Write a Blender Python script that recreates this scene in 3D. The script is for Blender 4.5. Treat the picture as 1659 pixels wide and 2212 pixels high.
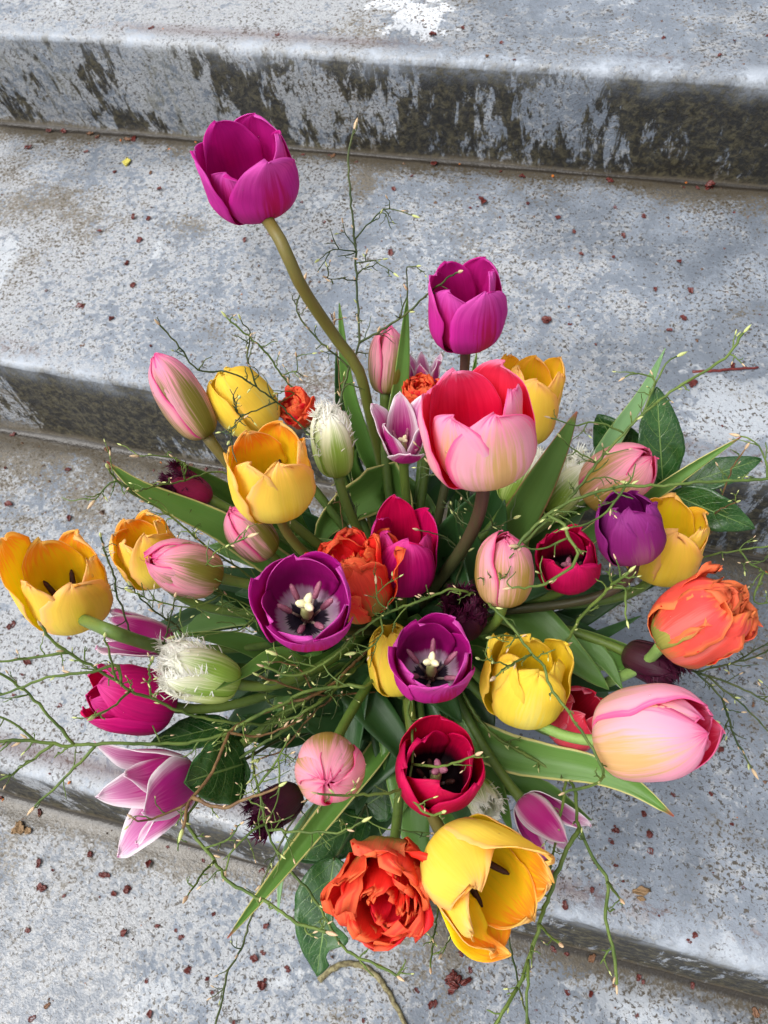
import bpy, math, random
import numpy as np
from mathutils import Matrix, Vector

# ------------------------------------------------------------------ clear
for o in list(bpy.data.objects): bpy.data.objects.remove(o)
sc = bpy.context.scene
COL = sc.collection
R = math.radians
rng = np.random.default_rng(7); random.seed(7)

# ------------------------------------------------------------------ camera
FP = 1700.0                                   # focal length in units of a 1659 x 2212 picture
CAM = np.array([0.0, 0.0, 0.6633])
AR = np.array([0.96721378, 0.24067845, -0.08106403])     # right
AU = np.array([-0.16816574, 0.84614381, 0.50572813])     # up
AF = np.array([-0.19030969, 0.47551503, -0.85887582])    # forward
cd = bpy.data.cameras.new('camera'); cam = bpy.data.objects.new('camera', cd); COL.objects.link(cam)
cd.sensor_fit = 'VERTICAL'; cd.sensor_height = 36.0; cd.lens = FP/2212.0*36.0
cd.clip_start = 0.01; cd.clip_end = 400
cd.dof.use_dof = True; cd.dof.focus_distance = 0.53; cd.dof.aperture_fstop = 15.0
cam.matrix_world = Matrix(((AR[0], AU[0], -AF[0], CAM[0]), (AR[1], AU[1], -AF[1], CAM[1]), (AR[2], AU[2], -AF[2], CAM[2]), (0, 0, 0, 1)))
sc.camera = cam
# ------------------------------------------------------------------ sky and sun (bright overcast)
SUN_EL, SUN_AZ = 58.0, 235.0                  # azimuth clockwise from +Y
w = bpy.data.worlds.new('World'); sc.world = w; w.use_nodes = True
nt = w.node_tree; nt.nodes.clear()
sky = nt.nodes.new('ShaderNodeTexSky'); sky.sky_type = 'NISHITA'; sky.sun_disc = False
sky.sun_elevation = R(SUN_EL); sky.sun_rotation = R(SUN_AZ); sky.air_density = 1.0; sky.dust_density = 4.0; sky.ozone_density = 1.0
hs = nt.nodes.new('ShaderNodeHueSaturation'); hs.inputs['Saturation'].default_value = 0.12
bg = nt.nodes.new('ShaderNodeBackground'); bg.inputs['Strength'].default_value = 0.145
wo = nt.nodes.new('ShaderNodeOutputWorld')
nt.links.new(sky.outputs[0], hs.inputs['Color']); nt.links.new(hs.outputs[0], bg.inputs['Color']); nt.links.new(bg.outputs[0], wo.inputs[0])
sd = bpy.data.lights.new('sun', 'SUN'); sd.energy = 1.15; sd.angle = R(38); sd.color = (1.0, 0.965, 0.92)
sun = bpy.data.objects.new('sun', sd); COL.objects.link(sun)
az, el = R(SUN_AZ), R(SUN_EL)
sdir = Vector((math.sin(az)*math.cos(el), math.cos(az)*math.cos(el), math.sin(el)))
sun.rotation_euler = sdir.to_track_quat('Z', 'Y').to_euler(); sun.location = sdir*5
vs = sc.view_settings; vs.view_transform = 'Standard'; vs.look = 'None'; vs.gamma = 1.0; vs.use_curve_mapping = False
vs.exposure = 0.72
sc.render.engine = 'CYCLES'
sc.cycles.max_bounces = 6; sc.cycles.diffuse_bounces = 3; sc.cycles.glossy_bounces = 2; sc.cycles.transmission_bounces = 5; sc.cycles.transparent_max_bounces = 4; sc.cycles.caustics_reflective = False; sc.cycles.caustics_refractive = False

# ------------------------------------------------------------------ maths helpers
def px(x, y, t):
    """a point on the ray through (x, y) of the 1659 x 2212 picture at depth t metres"""
    return CAM + t*((x-829.5)/FP*AR - (y-1106.0)/FP*AU + AF)
def ray_to_z(x, y, z):
    d = px(x, y, 1.0)-CAM
    return CAM + d*((z-CAM[2])/d[2])
def unit(v):
    v = np.asarray(v, float); return v/(np.linalg.norm(v)+1e-12)
def catmull(P, n):
    P = np.asarray(P, float)
    if len(P) == 2:
        s = np.linspace(0, 1, n)[:, None]; return P[0]*(1-s)+P[1]*s
    Q = np.vstack([2*P[0]-P[1], P, 2*P[-1]-P[-2]])
    seg = np.linalg.norm(np.diff(P, axis=0), axis=1); cum = np.concatenate([[0], np.cumsum(seg)])
    s = np.linspace(0, cum[-1], n); k = np.clip(np.searchsorted(cum, s, side='right')-1, 0, len(P)-2)
    u = ((s-cum[k])/np.maximum(seg[k], 1e-9))[:, None]
    p0, p1, p2, p3 = Q[k], Q[k+1], Q[k+2], Q[k+3]
    return .5*((2*p1)+(-p0+p2)*u+(2*p0-5*p1+4*p2-p3)*u**2+(-p0+3*p1-3*p2+p3)*u**3)
def interp_smooth(x, xs, ys):
    """monotone-ish smooth interpolation"""
    xs = np.asarray(xs, float); ys = np.asarray(ys, float)
    m = np.gradient(ys, xs)
    k = np.clip(np.searchsorted(xs, x, side='right')-1, 0, len(xs)-2)
    h = xs[k+1]-xs[k]; t = (x-xs[k])/h
    return ((2*t**3-3*t**2+1)*ys[k]+(t**3-2*t**2+t)*h*m[k]+(-2*t**3+3*t**2)*ys[k+1]+(t**3-t**2)*h*m[k+1])
def wob(x, seed, octs=3, f=1.0):
    r = np.random.default_rng(seed); out = 0*x; a = 1.0
    for i in range(octs):
        out = out + a*np.sin(x*f*2*math.pi+r.uniform(0, 6.28)); f *= 2.13; a *= .55
    return out/1.8
def srgb(r, g, b):
    return tuple((c/255/12.92 if c/255 <= .04045 else ((c/255+.055)/1.055)**2.4) for c in (r, g, b))+(1.0,)

# ------------------------------------------------------------------ objects
def thing(name, loc, label, cat, group=None):
    o = bpy.data.objects.new(name, None); COL.objects.link(o); o.location = loc; o.empty_display_size = .01
    o['label'] = label; o['category'] = cat
    if group: o['group'] = group
    return o
def tag(o, label=None, cat=None, group=None, kind=None):
    for k, v in (('label', label), ('category', cat), ('group', group), ('kind', kind)):
        if v: o[k] = v
    return o
def mesh_obj(name, V, F, mats, parent=None, off=None, uv=None, mi=None, smooth=True, attrs=None, rim=0):
    """V in world metres; off = world location of the top-level thing that owns it"""
    me = bpy.data.meshes.new(name)
    V = np.asarray(V, float)
    if off is not None: V = V-np.asarray(off)
    me.from_pydata(V.tolist(), [], F if isinstance(F, list) else F.tolist())
    if not isinstance(mats, (list, tuple)): mats = [mats]
    for m in mats: me.materials.append(m)
    if uv is not None:
        li = np.empty(len(me.loops), np.int32); me.loops.foreach_get('vertex_index', li)
        l = me.uv_layers.new(name='UVMap'); l.data.foreach_set('uv', np.asarray(uv, np.float32)[li].ravel())
    if mi is not None: me.polygons.foreach_set('material_index', np.asarray(mi, np.int32))
    if smooth: me.polygons.foreach_set('use_smooth', np.ones(len(me.polygons), bool))
    if rim:
        sm = np.ones(len(me.polygons), bool); sm[-rim:] = False; me.polygons.foreach_set('use_smooth', sm)
    if attrs:
        for k, a in attrs.items():
            me.attributes.new(k, 'FLOAT', 'POINT').data.foreach_set('value', np.asarray(a, np.float32))
    me.update()
    o = bpy.data.objects.new(name, me); COL.objects.link(o)
    if parent is not None: o.parent = parent
    return o
def grid_faces(nv, nu, off=0, flip=False):
    i = np.arange(nv-1)[:, None]*nu+np.arange(nu-1)[None, :]+off
    q = np.stack([i, i+1, i+nu+1, i+nu], -1).reshape(-1, 4)
    return q[:, ::-1] if flip else q
def shell(P, th, uvu, uvv):
    """P (nv,nu,3) mid surface -> closed shell. Returns V,F,uv,mi ; side 0 = +normal, 1 = -normal"""
    nv, nu, _ = P.shape
    du = np.gradient(P, axis=1); dv = np.gradient(P, axis=0)
    N = np.cross(du, dv); N /= (np.linalg.norm(N, axis=2, keepdims=True)+1e-12)
    T = th*np.ones((nv, nu, 1)) if np.isscalar(th) else th[..., None]
    A = (P+N*T/2).reshape(-1, 3); B = (P-N*T/2).reshape(-1, 3); n = nv*nu
    F = [grid_faces(nv, nu), grid_faces(nv, nu, n, True)]
    ring = np.concatenate([np.arange(nu), np.arange(1, nv)*nu+nu-1, (nv-1)*nu+np.arange(nu-2, -1, -1), np.arange(nv-2, 0, -1)*nu])
    r2 = np.roll(ring, -1)
    F.append(np.stack([r2, ring, ring+n, r2+n], -1))
    mi = np.concatenate([np.zeros(len(F[0])), np.ones(len(F[1])), np.zeros(len(F[2]))])
    uv = np.stack([np.broadcast_to(uvu, (nv, nu)).ravel(), np.broadcast_to(uvv, (nv, nu)).ravel()], 1)
    return np.vstack([A, B]), np.vstack(F), np.vstack([uv, uv]), mi
def tube(P, rad, k=8, cap=True):
    P = np.asarray(P, float); n = len(P); rad = np.broadcast_to(rad, (n,))
    T = np.gradient(P, axis=0); T /= (np.linalg.norm(T, axis=1, keepdims=True)+1e-12)
    up = np.array([0, 0, 1.0]) if abs(T[0][2]) < .9 else np.array([1.0, 0, 0])
    a = unit(np.cross(T[0], up)); V = []
    for i in range(n):
        a = unit(a-T[i]*(a@T[i])); b = np.cross(T[i], a)
        th = np.arange(k)*2*math.pi/k
        V.append(P[i]+rad[i]*(np.cos(th)[:, None]*a+np.sin(th)[:, None]*b))
    V = np.vstack(V); F = []
    for i in range(n-1):
        for j in range(k):
            F.append((i*k+j, i*k+(j+1) % k, (i+1)*k+(j+1) % k, (i+1)*k+j))
    if cap:
        F.append(tuple(range(k-1, -1, -1))); F.append(tuple((n-1)*k+j for j in range(k)))
    s = np.linspace(0, 1, n)
    uv = np.stack([np.tile(np.arange(k)/k, n), np.repeat(s, k)], 1)
    return V, F, uv

# ------------------------------------------------------------------ material helpers
class NB:
    def __init__(s, name):
        s.m = bpy.data.materials.new(name); s.m.use_nodes = True; s.t = s.m.node_tree; s.t.nodes.clear()
        s.out = s.n('OutputMaterial')
    def n(s, typ, **kw):
        x = s.t.nodes.new('ShaderNode'+typ)
        for k, v in kw.items(): setattr(x, k, v)
        return x
    def put(s, sock, v):
        if v is None: return
        if isinstance(v, bpy.types.NodeSocket): s.t.links.new(v, sock)
        else: sock.default_value = v
    def math(s, op, a, b=None, c=None, clamp=False):
        x = s.n('Math', operation=op, use_clamp=clamp); s.put(x.inputs[0], a); s.put(x.inputs[1], b); s.put(x.inputs[2], c); return x.outputs[0]
    def rng(s, v, a, b, c=0.0, d=1.0, smooth=True):
        x = s.n('MapRange', interpolation_type='SMOOTHSTEP' if smooth else 'LINEAR', clamp=True)
        for i, q in enumerate((v, a, b, c, d)): s.put(x.inputs[i], q)
        return x.outputs[0]
    def mix(s, f, a, b, blend='MIX'):
        x = s.n('Mix', data_type='RGBA', blend_type=blend); s.put(x.inputs[0], f); s.put(x.inputs[6], a); s.put(x.inputs[7], b); return x.outputs[2]
    def noise(s, vec, scale=1.0, detail=3.0, rough=.55, dist=0.0):
        x = s.n('TexNoise'); s.put(x.inputs['Vector'], vec); x.inputs['Scale'].default_value = scale; x.inputs['Detail'].default_value = detail
        x.inputs['Roughness'].default_value = rough; x.inputs['Distortion'].default_value = dist; return x.outputs[0]
    def vor(s, vec, scale, rand=1.0, feature='F1'):
        x = s.n('TexVoronoi', feature=feature); s.put(x.inputs['Vector'], vec); x.inputs['Scale'].default_value = scale; x.inputs['Randomness'].default_value = rand; return x
    def mapv(s, vec, scale=(1, 1, 1), loc=(0, 0, 0), rot=(0, 0, 0)):
        x = s.n('Mapping'); s.put(x.inputs['Vector'], vec); x.inputs['Scale'].default_value = scale; x.inputs['Location'].default_value = loc; x.inputs['Rotation'].default_value = rot; return x.outputs[0]
    def ramp(s, f, stops, interp='EASE'):
        x = s.n('ValToRGB'); x.color_ramp.interpolation = interp; e = x.color_ramp.elements
        while len(e) < len(stops): e.new(.5)
        for el_, (p, c) in zip(e, stops): el_.position = p; el_.color = c
        s.put(x.inputs[0], f); return x.outputs[0]
    def bump(s, h, strength=.3, dist=.001):
        x = s.n('Bump'); x.inputs['Strength'].default_value = strength; x.inputs['Distance'].default_value = dist; s.put(x.inputs['Height'], h); return x.outputs[0]
    def bsdf(s, col, rough=.5, spec=.4, normal=None, coat=0.0, **kw):
        x = s.n('BsdfPrincipled'); s.put(x.inputs['Base Color'], col); s.put(x.inputs['Roughness'], rough); x.inputs['Specular IOR Level'].default_value = spec
        s.put(x.inputs['Normal'], normal); s.put(x.inputs['Coat Weight'], coat)
        for k, v in kw.items(): s.put(x.inputs[k.replace('_', ' ')], v)
        return x.outputs[0]
    def finish(s, sh): s.t.links.new(sh, s.out.inputs[0]); return s.m

def petal_mat(name, ramp, flame=None, edge=None, streak=.10, trans=.42, rough=.56, vary=.24, freq=26.0, sat=1.0, tip=None):
    b = NB(name)
    uvn = b.n('UVMap'); sep = b.n('SeparateXYZ'); b.t.links.new(uvn.outputs[0], sep.inputs[0]); u, v = sep.outputs[0], sep.outputs[1]
    oi = b.n('ObjectInfo').outputs['Random']
    cmb = b.n('CombineXYZ'); b.put(cmb.inputs[0], b.math('MULTIPLY', u, freq)); b.put(cmb.inputs[1], b.math('MULTIPLY', v, 1.6)); b.put(cmb.inputs[2], b.math('MULTIPLY', oi, 37.0))
    N = b.noise(cmb.outputs[0], 1.0, 3.0, .6)
    cm2 = b.n('CombineXYZ'); b.put(cm2.inputs[0], b.math('MULTIPLY', u, 3.0)); b.put(cm2.inputs[1], b.math('MULTIPLY', v, 3.0)); b.put(cm2.inputs[2], b.math('MULTIPLY', oi, 91.0))
    N2 = b.noise(cm2.outputs[0], 1.0, 2.0, .5)
    nn = b.math('SUBTRACT', N, .5)
    au = b.math('MULTIPLY', b.math('ABSOLUTE', b.math('SUBTRACT', u, .5)), 2.0)
    vv = b.math('MULTIPLY_ADD', nn, streak*2.2, b.math('MULTIPLY_ADD', b.math('SUBTRACT', N2, .5), .12, v))
    col = b.ramp(vv, ramp)
    if flame:
        fc, fw, v0, v1 = flame                # colour, half-width, fade start, fade end along the petal
        a2 = b.math('MULTIPLY_ADD', nn, 1.1, b.math('MULTIPLY_ADD', v, fw*.35, au))
        m1 = b.rng(a2, fw, fw*.25); m2 = b.rng(b.math('MULTIPLY_ADD', nn, .6, v), v1, v0)
        col = b.mix(b.math('MULTIPLY', m1, m2), col, fc)
    if edge:
        ec, e0, ve = edge
        m1 = b.rng(b.math('MULTIPLY_ADD', nn, .45, au), e0, 1.0); m2 = b.rng(b.math('MULTIPLY_ADD', nn, .3, v), ve, 1.0)
        col = b.mix(b.math('MAXIMUM', m1, m2), col, ec)
    if tip:
        tc, e0 = tip; col = b.mix(b.rng(v, e0, 1.0), col, tc)
    val = b.math('MULTIPLY_ADD', nn, vary*1.9, b.math('MULTIPLY_ADD', b.math('SUBTRACT', N2, .5), vary, 1.0))
    hsv = b.n('HueSaturation'); b.put(hsv.inputs['Value'], val); b.put(hsv.inputs['Color'], col); hsv.inputs['Saturation'].default_value = sat
    b.put(hsv.inputs['Hue'], b.math('MULTIPLY_ADD', b.math('SUBTRACT', oi, .5), .012, .5))
    col = hsv.outputs[0]
    bm = b.bump(N, .45, .0007)
    pr = b.bsdf(col, rough, .2, bm)
    tr = b.n('BsdfTranslucent'); b.put(tr.inputs['Color'], col)
    mx = b.n('MixShader'); mx.inputs[0].default_value = trans; b.t.links.new(pr, mx.inputs[1]); b.t.links.new(tr.outputs[0], mx.inputs[2])
    return b.finish(mx.outputs[0])

def leaf_mat(name, c0, c1, edge=None, rough=.42, trans=.22, freq=34.0, ew=.88, tipc=None):
    b = NB(name)
    uvn = b.n('UVMap'); sep = b.n('SeparateXYZ'); b.t.links.new(uvn.outputs[0], sep.inputs[0]); u, v = sep.outputs[0], sep.outputs[1]
    oi = b.n('ObjectInfo').outputs['Random']
    cmb = b.n('CombineXYZ'); b.put(cmb.inputs[0], b.math('MULTIPLY', u, freq)); b.put(cmb.inputs[1], b.math('MULTIPLY', v, 1.2)); b.put(cmb.inputs[2], b.math('MULTIPLY', oi, 53.0))
    N = b.noise(cmb.outputs[0], 1.0, 3.0, .6)
    geo = b.n('NewGeometry').outputs['Position']
    N2 = b.noise(geo, 28.0, 4.0, .6)
    col = b.mix(b.math('MULTIPLY_ADD', N, .6, b.math('MULTIPLY', N2, .5), clamp=True), c0, c1)
    if edge:
        au = b.math('MULTIPLY', b.math('ABSOLUTE', b.math('SUBTRACT', u, .5)), 2.0)
        col = b.mix(b.rng(b.math('MULTIPLY_ADD', b.math('SUBTRACT', N2, .5), .15, au), ew, min(ew+.09, 1.0)), col, edge)
    if tipc: col = b.mix(b.rng(v, .955, 1.0), col, tipc)
    pr = b.bsdf(col, b.rng(N2, .3, .7, rough-.06, rough+.1), .45, b.bump(N, .3, .0006))
    tr = b.n('BsdfTranslucent'); b.put(tr.inputs['Color'], b.mix(.5, col, srgb(120, 160, 40)))
    mx = b.n('MixShader'); mx.inputs[0].default_value = trans; b.t.links.new(pr, mx.inputs[1]); b.t.links.new(tr.outputs[0], mx.inputs[2])
    return b.finish(mx.outputs[0])

def vein_leaf_mat(name, c0, c1, vein):
    """glossy broad leaf with a midrib and arched side veins"""
    b = NB(name)
    uvn = b.n('UVMap'); sep = b.n('SeparateXYZ'); b.t.links.new(uvn.outputs[0], sep.inputs[0]); u, v = sep.outputs[0], sep.outputs[1]
    au = b.math('MULTIPLY', b.math('ABSOLUTE', b.math('SUBTRACT', u, .5)), 2.0)
    geo = b.n('NewGeometry').outputs['Position']
    N2 = b.noise(geo, 60.0, 4.0, .6)
    ph = b.math('MULTIPLY', b.math('ADD', b.math('SUBTRACT', v, b.math('MULTIPLY', b.math('POWER', au, 1.35), .30)), b.math('MULTIPLY', N2, .05)), 6.5)
    fr = b.math('ABSOLUTE', b.math('SUBTRACT', b.math('FRACT', ph), .5))
    side = b.math('MULTIPLY', b.rng(fr, .055, .0), b.rng(au, .95, .5))
    mid = b.rng(au, .05, .015)
    vo = b.vor(geo, 320.0, 1.0, 'DISTANCE_TO_EDGE').outputs[0]
    net = b.math('MULTIPLY', b.rng(vo, .07, 0.0), .22)
    vm = b.math('MAXIMUM', b.math('MAXIMUM', b.math('MULTIPLY', side, .75), mid), net)
    col = b.mix(b.rng(N2, .3, .7), c0, c1); col = b.mix(b.math('MULTIPLY', vm, .8), col, vein)
    h = b.math('MULTIPLY', vm, -1.0)
    pr = b.bsdf(col, b.rng(N2, .3, .7, .22, .36), .5, b.bump(h, .6, .0006))
    tr = b.n('BsdfTranslucent'); b.put(tr.inputs['Color'], b.mix(.5, col, srgb(110, 150, 30)))
    mx = b.n('MixShader'); mx.inputs[0].default_value = .12; b.t.links.new(pr, mx.inputs[1]); b.t.links.new(tr.outputs[0], mx.inputs[2])
    return b.finish(mx.outputs[0])

def plain_mat(name, c0, c1, scale=120.0, rough=.5, spec=.4, bump=.25, coat=0.0):
    b = NB(name); tc = b.n('TexCoord').outputs['Object']
    N = b.noise(tc, scale, 4.0, .6)
    col = b.mix(b.rng(N, .32, .68), c0, c1)
    return b.finish(b.bsdf(col, rough, spec, b.bump(N, bump, .0006), coat))
def stem_mat(name, top, low, rough=.5):
    b = NB(name); uvn = b.n('UVMap'); sep = b.n('SeparateXYZ'); b.t.links.new(uvn.outputs[0], sep.inputs[0])
    geo = b.n('NewGeometry').outputs['Position']; N = b.noise(b.mapv(geo, (220, 220, 60)), 1.0, 4.0, .6)
    col = b.mix(b.rng(b.math('MULTIPLY_ADD', b.math('SUBTRACT', N, .5), .4, sep.outputs[1]), 0.02, .45), top, low)
    col = b.mix(b.math('MULTIPLY', b.math('ABSOLUTE', b.math('SUBTRACT', N, .5)), .9), col, srgb(60, 70, 30))
    return b.finish(b.bsdf(col, rough, .4, b.bump(N, .25, .0005)))

S = srgb
M = {}
# ---- petals: (outer, inner)
M['purple'] = (petal_mat('petal_purple_outside', [(0, S(214, 120, 190)), (.12, S(214, 54, 158)), (.6, S(214, 46, 166)), (1, S(224, 88, 188))], flame=(S(214, 30, 104), .5, .35, 1.0), streak=.14),
               petal_mat('petal_purple_inside', [(0, S(156, 12, 104)), (.4, S(200, 12, 132)), (1, S(206, 36, 150))], vary=.16))
M['purple_eye'] = (M['purple'][0], petal_mat('petal_purple_inside_with_pale_eye', [(0, S(40, 36, 50)), (.10, S(70, 60, 78)), (.125, S(232, 220, 230)), (.18, S(228, 196, 224)), (.27, S(170, 14, 124)), (1, S(174, 14, 128))], streak=.05, vary=.14))
M['violet'] = (petal_mat('petal_violet_outside', [(0, S(180, 110, 160)), (.2, S(160, 62, 122)), (.6, S(148, 36, 122)), (1, S(166, 58, 146))], flame=(S(176, 104, 130), .5, .1, .8)),
               petal_mat('petal_violet_inside', [(0, S(84, 8, 70)), (.5, S(132, 16, 108)), (1, S(148, 30, 126))]))
M['magenta'] = (petal_mat('petal_magenta_outside', [(0, S(196, 60, 134)), (.3, S(200, 14, 118)), (.7, S(214, 16, 124)), (1, S(224, 66, 156))], streak=.2, vary=.34),
                petal_mat('petal_magenta_inside', [(0, S(100, 0, 40)), (.4, S(200, 0, 78)), (1, S(228, 8, 100))]))
M['crimson'] = (petal_mat('petal_crimson_outside', [(0, S(180, 10, 66)), (.5, S(206, 4, 76)), (1, S(216, 20, 94))], vary=.25),
                petal_mat('petal_crimson_inside_black_eye', [(0, S(20, 4, 14)), (.26, S(24, 3, 15)), (.36, S(120, 0, 40)), (.50, S(200, 2, 66)), (1, S(214, 8, 80))], streak=.04))
M['yellow'] = (petal_mat('petal_yellow_outside', [(0, S(248, 232, 112)), (.25, S(255, 236, 100)), (.7, S(255, 226, 88)), (1, S(255, 218, 96))], edge=(S(255, 206, 126), .66, .86), flame=(S(255, 232, 80), .5, .5, 1.0), vary=.12, trans=.46),
               petal_mat('petal_yellow_inside', [(0, S(252, 242, 70)), (.35, S(255, 232, 40)), (.7, S(255, 218, 44)), (1, S(255, 200, 70))], flame=(S(255, 230, 40), .6, .6, 1.0), vary=.12, trans=.46, streak=.2))
M['orange_yellow'] = (petal_mat('petal_peachy_yellow_outside', [(0, S(250, 238, 128)), (.3, S(255, 238, 108)), (.8, S(255, 229, 94)), (1, S(255, 218, 104))], edge=(S(255, 210, 132), .66, .88), flame=(S(255, 236, 86), .45, .4, .95), vary=.14, trans=.46),
                      petal_mat('petal_peachy_yellow_inside', [(0, S(252, 240, 64)), (.40, S(255, 230, 40)), (.70, S(255, 212, 38)), (.88, S(254, 164, 48)), (1, S(255, 212, 110))], vary=.14, trans=.46, streak=.26))
M['lemon'] = (petal_mat('petal_lemon_outside', [(0, S(238, 230, 116)), (.25, S(254, 236, 90)), (1, S(254, 226, 78))], flame=(S(255, 246, 128), .5, .4, 1.0), vary=.14, trans=.44, edge=(S(255, 220, 96), .8, .94)),
              petal_mat('petal_lemon_inside', [(0, S(140, 90, 20)), (.2, S(252, 226, 46)), (.6, S(254, 222, 40)), (1, S(254, 224, 80))], vary=.12, trans=.44))
M['pink'] = (petal_mat('petal_pink_outside', [(0, S(232, 206, 160)), (.2, S(246, 200, 190)), (.55, S(252, 196, 214)), (1, S(250, 172, 206))], flame=(S(232, 200, 134), .72, .5, 1.05), edge=(S(246, 112, 168), .78, .92), vary=.16, streak=.18),
             petal_mat('petal_pink_inside_red', [(0, S(226, 16, 60)), (.5, S(250, 26, 76)), (.85, S(250, 60, 108)), (1, S(250, 140, 178))], vary=.12))
M['pink_green'] = (petal_mat('petal_pink_outside_green_flame', [(0, S(186, 182, 100)), (.22, S(216, 182, 142)), (.5, S(244, 182, 194)), (1, S(246, 158, 190))], flame=(S(138, 134, 54), 1.0, .60, 1.0), edge=(S(240, 96, 160), .80, .92), vary=.22, streak=.22),
                   M['pink'][1])
M['pink_cream'] = (petal_mat('petal_pink_outside_cream_flame', [(0, S(216, 200, 130)), (.25, S(238, 192, 160)), (.55, S(246, 182, 194)), (1, S(246, 164, 190))], flame=(S(184, 156, 76), .95, .58, 1.0), edge=(S(240, 98, 154), .80, .93), vary=.18, streak=.22),
                   M['pink'][1])
M['coral'] = (petal_mat('petal_coral_red_outside', [(0, S(236, 140, 130)), (.3, S(238, 92, 110)), (1, S(238, 62, 96))], vary=.2, edge=(S(244, 136, 154), .8, .95), streak=.18),
              petal_mat('petal_coral_red_inside', [(0, S(100, 36, 24)), (.25, S(216, 26, 48)), (1, S(238, 50, 78))]))
M['orange'] = (petal_mat('petal_orange_outside', [(0, S(170, 170, 80)), (.3, S(228, 112, 68)), (.6, S(246, 78, 58)), (1, S(248, 92, 62))], flame=(S(176, 168, 80), .7, .3, .75), edge=(S(250, 120, 74), .80, .94), vary=.22, streak=.2),
               petal_mat('petal_orange_inside', [(0, S(222, 24, 28)), (.5, S(250, 34, 42)), (.92, S(250, 46, 48)), (1, S(252, 120, 76))], vary=.2))
M['salmon'] = (petal_mat('petal_salmon_outside', [(0, S(168, 172, 82)), (.18, S(220, 140, 84)), (.45, S(248, 92, 80)), (1, S(250, 84, 84))], flame=(S(250, 126, 118), .5, .6, 1.0), edge=(S(250, 142, 84), .7, .88), vary=.2, streak=.2),
               petal_mat('petal_salmon_inside', [(0, S(224, 74, 40)), (.5, S(246, 66, 56)), (1, S(248, 128, 82))]))
M['olive'] = (petal_mat('petal_olive_orange_outside', [(0, S(146, 160, 72)), (.45, S(176, 172, 84)), (.7, S(226, 130, 84)), (1, S(248, 96, 82))], vary=.18, streak=.25), M['salmon'][1])
M['lily'] = (petal_mat('petal_magenta_white_edge_outside', [(0, S(235, 214, 218)), (.15, S(214, 90, 164)), (.6, S(204, 50, 150)), (.85, S(222, 120, 184)), (1, S(204, 70, 152))], edge=(S(250, 240, 244), .50, .92), vary=.16, streak=.22),
             petal_mat('petal_magenta_white_edge_inside', [(0, S(240, 232, 210)), (.12, S(216, 110, 168)), (.4, S(208, 56, 156)), (.7, S(224, 140, 194)), (1, S(242, 214, 230))], edge=(S(250, 242, 246), .34, .80), vary=.14, streak=.26, tip=(S(206, 100, 170), .96)))
M['white_green'] = (petal_mat('petal_white_outside_green_base', [(0, S(170, 198, 96)), (.4, S(202, 218, 136)), (.75, S(240, 240, 208)), (1, S(250, 248, 236))], flame=(S(156, 188, 78), .85, .5, .98), vary=.18, trans=.44, streak=.2),
                    petal_mat('petal_white_inside', [(0, S(210, 222, 150)), (.5, S(244, 244, 222)), (1, S(250, 249, 240))], vary=.1, trans=.44))
M['dark'] = (petal_mat('petal_dark_maroon_outside', [(0, S(78, 74, 44)), (.3, S(66, 34, 40)), (.7, S(58, 14, 36)), (1, S(62, 12, 38))], vary=.3, trans=.12, rough=.5, streak=.2),
             petal_mat('petal_dark_maroon_inside', [(0, S(30, 6, 18)), (1, S(64, 12, 40))], vary=.3, trans=.12, rough=.5))
M['wine'] = (petal_mat('petal_wine_outside', [(0, S(130, 70, 80)), (.3, S(136, 26, 70)), (1, S(104, 16, 52))], vary=.3, trans=.15, streak=.2), M['dark'][1])
M['stem'] = stem_mat('stem_green', S(96, 118, 48), S(70, 96, 38))
M['stem_olive'] = stem_mat('stem_olive_brown', S(108, 96, 46), S(92, 106, 40))
M['stem_brown'] = stem_mat('stem_dark_brown', S(70, 44, 38), S(64, 66, 38))
M['stem_light'] = stem_mat('stem_light_green', S(128, 160, 84), S(112, 146, 70))
M['leaf'] = leaf_mat('tulip_leaf_green', S(74, 118, 46), S(104, 146, 66), edge=S(148, 170, 92), ew=.93)
M['leaf_dark'] = leaf_mat('tulip_leaf_dark_green', S(34, 70, 34), S(56, 94, 46))
M['leaf_blue'] = leaf_mat('tulip_leaf_blue_green', S(98, 142, 92), S(134, 172, 118), edge=S(176, 190, 120), ew=.93)
M['leaf_yedge'] = leaf_mat('tulip_leaf_yellow_edged', S(80, 126, 50), S(112, 154, 72), edge=S(206, 200, 122), ew=.86, tipc=S(150, 70, 60))
M['leaf_redge'] = leaf_mat('tulip_leaf_red_edged', S(72, 108, 48), S(100, 134, 62), edge=S(160, 112, 76), ew=.91, tipc=S(140, 70, 50))
M['broad'] = vein_leaf_mat('broad_leaf_glossy_green', S(26, 66, 26), S(44, 88, 34), S(120, 150, 80))
M['broad_light'] = vein_leaf_mat('broad_leaf_mid_green', S(46, 92, 34), S(70, 116, 46), S(140, 170, 90))
M['twig'] = plain_mat('twig_green', S(66, 88, 34), S(98, 118, 50), 60, .6)
M['twig_dark'] = plain_mat('twig_deep_green', S(46, 66, 32), S(80, 88, 46), 60, .6)
M['twig_brown'] = plain_mat('twig_brown', S(96, 68, 44), S(128, 100, 60), 160, .6)
M['bud'] = plain_mat('bud_cream_pink', S(206, 200, 150), S(196, 140, 124), 260, .5)
M['bud_green'] = plain_mat('bud_pale_green', S(168, 186, 96), S(206, 206, 150), 260, .5)
M['pistil'] = plain_mat('pistil_pale_green', S(176, 186, 110), S(200, 204, 140), 200, .45)
M['stigma'] = plain_mat('stigma_cream', S(232, 228, 176), S(240, 236, 196), 300, .5)
M['anther'] = plain_mat('anther_dusty_pink', S(150, 84, 110), S(176, 112, 130), 500, .7)
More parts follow.
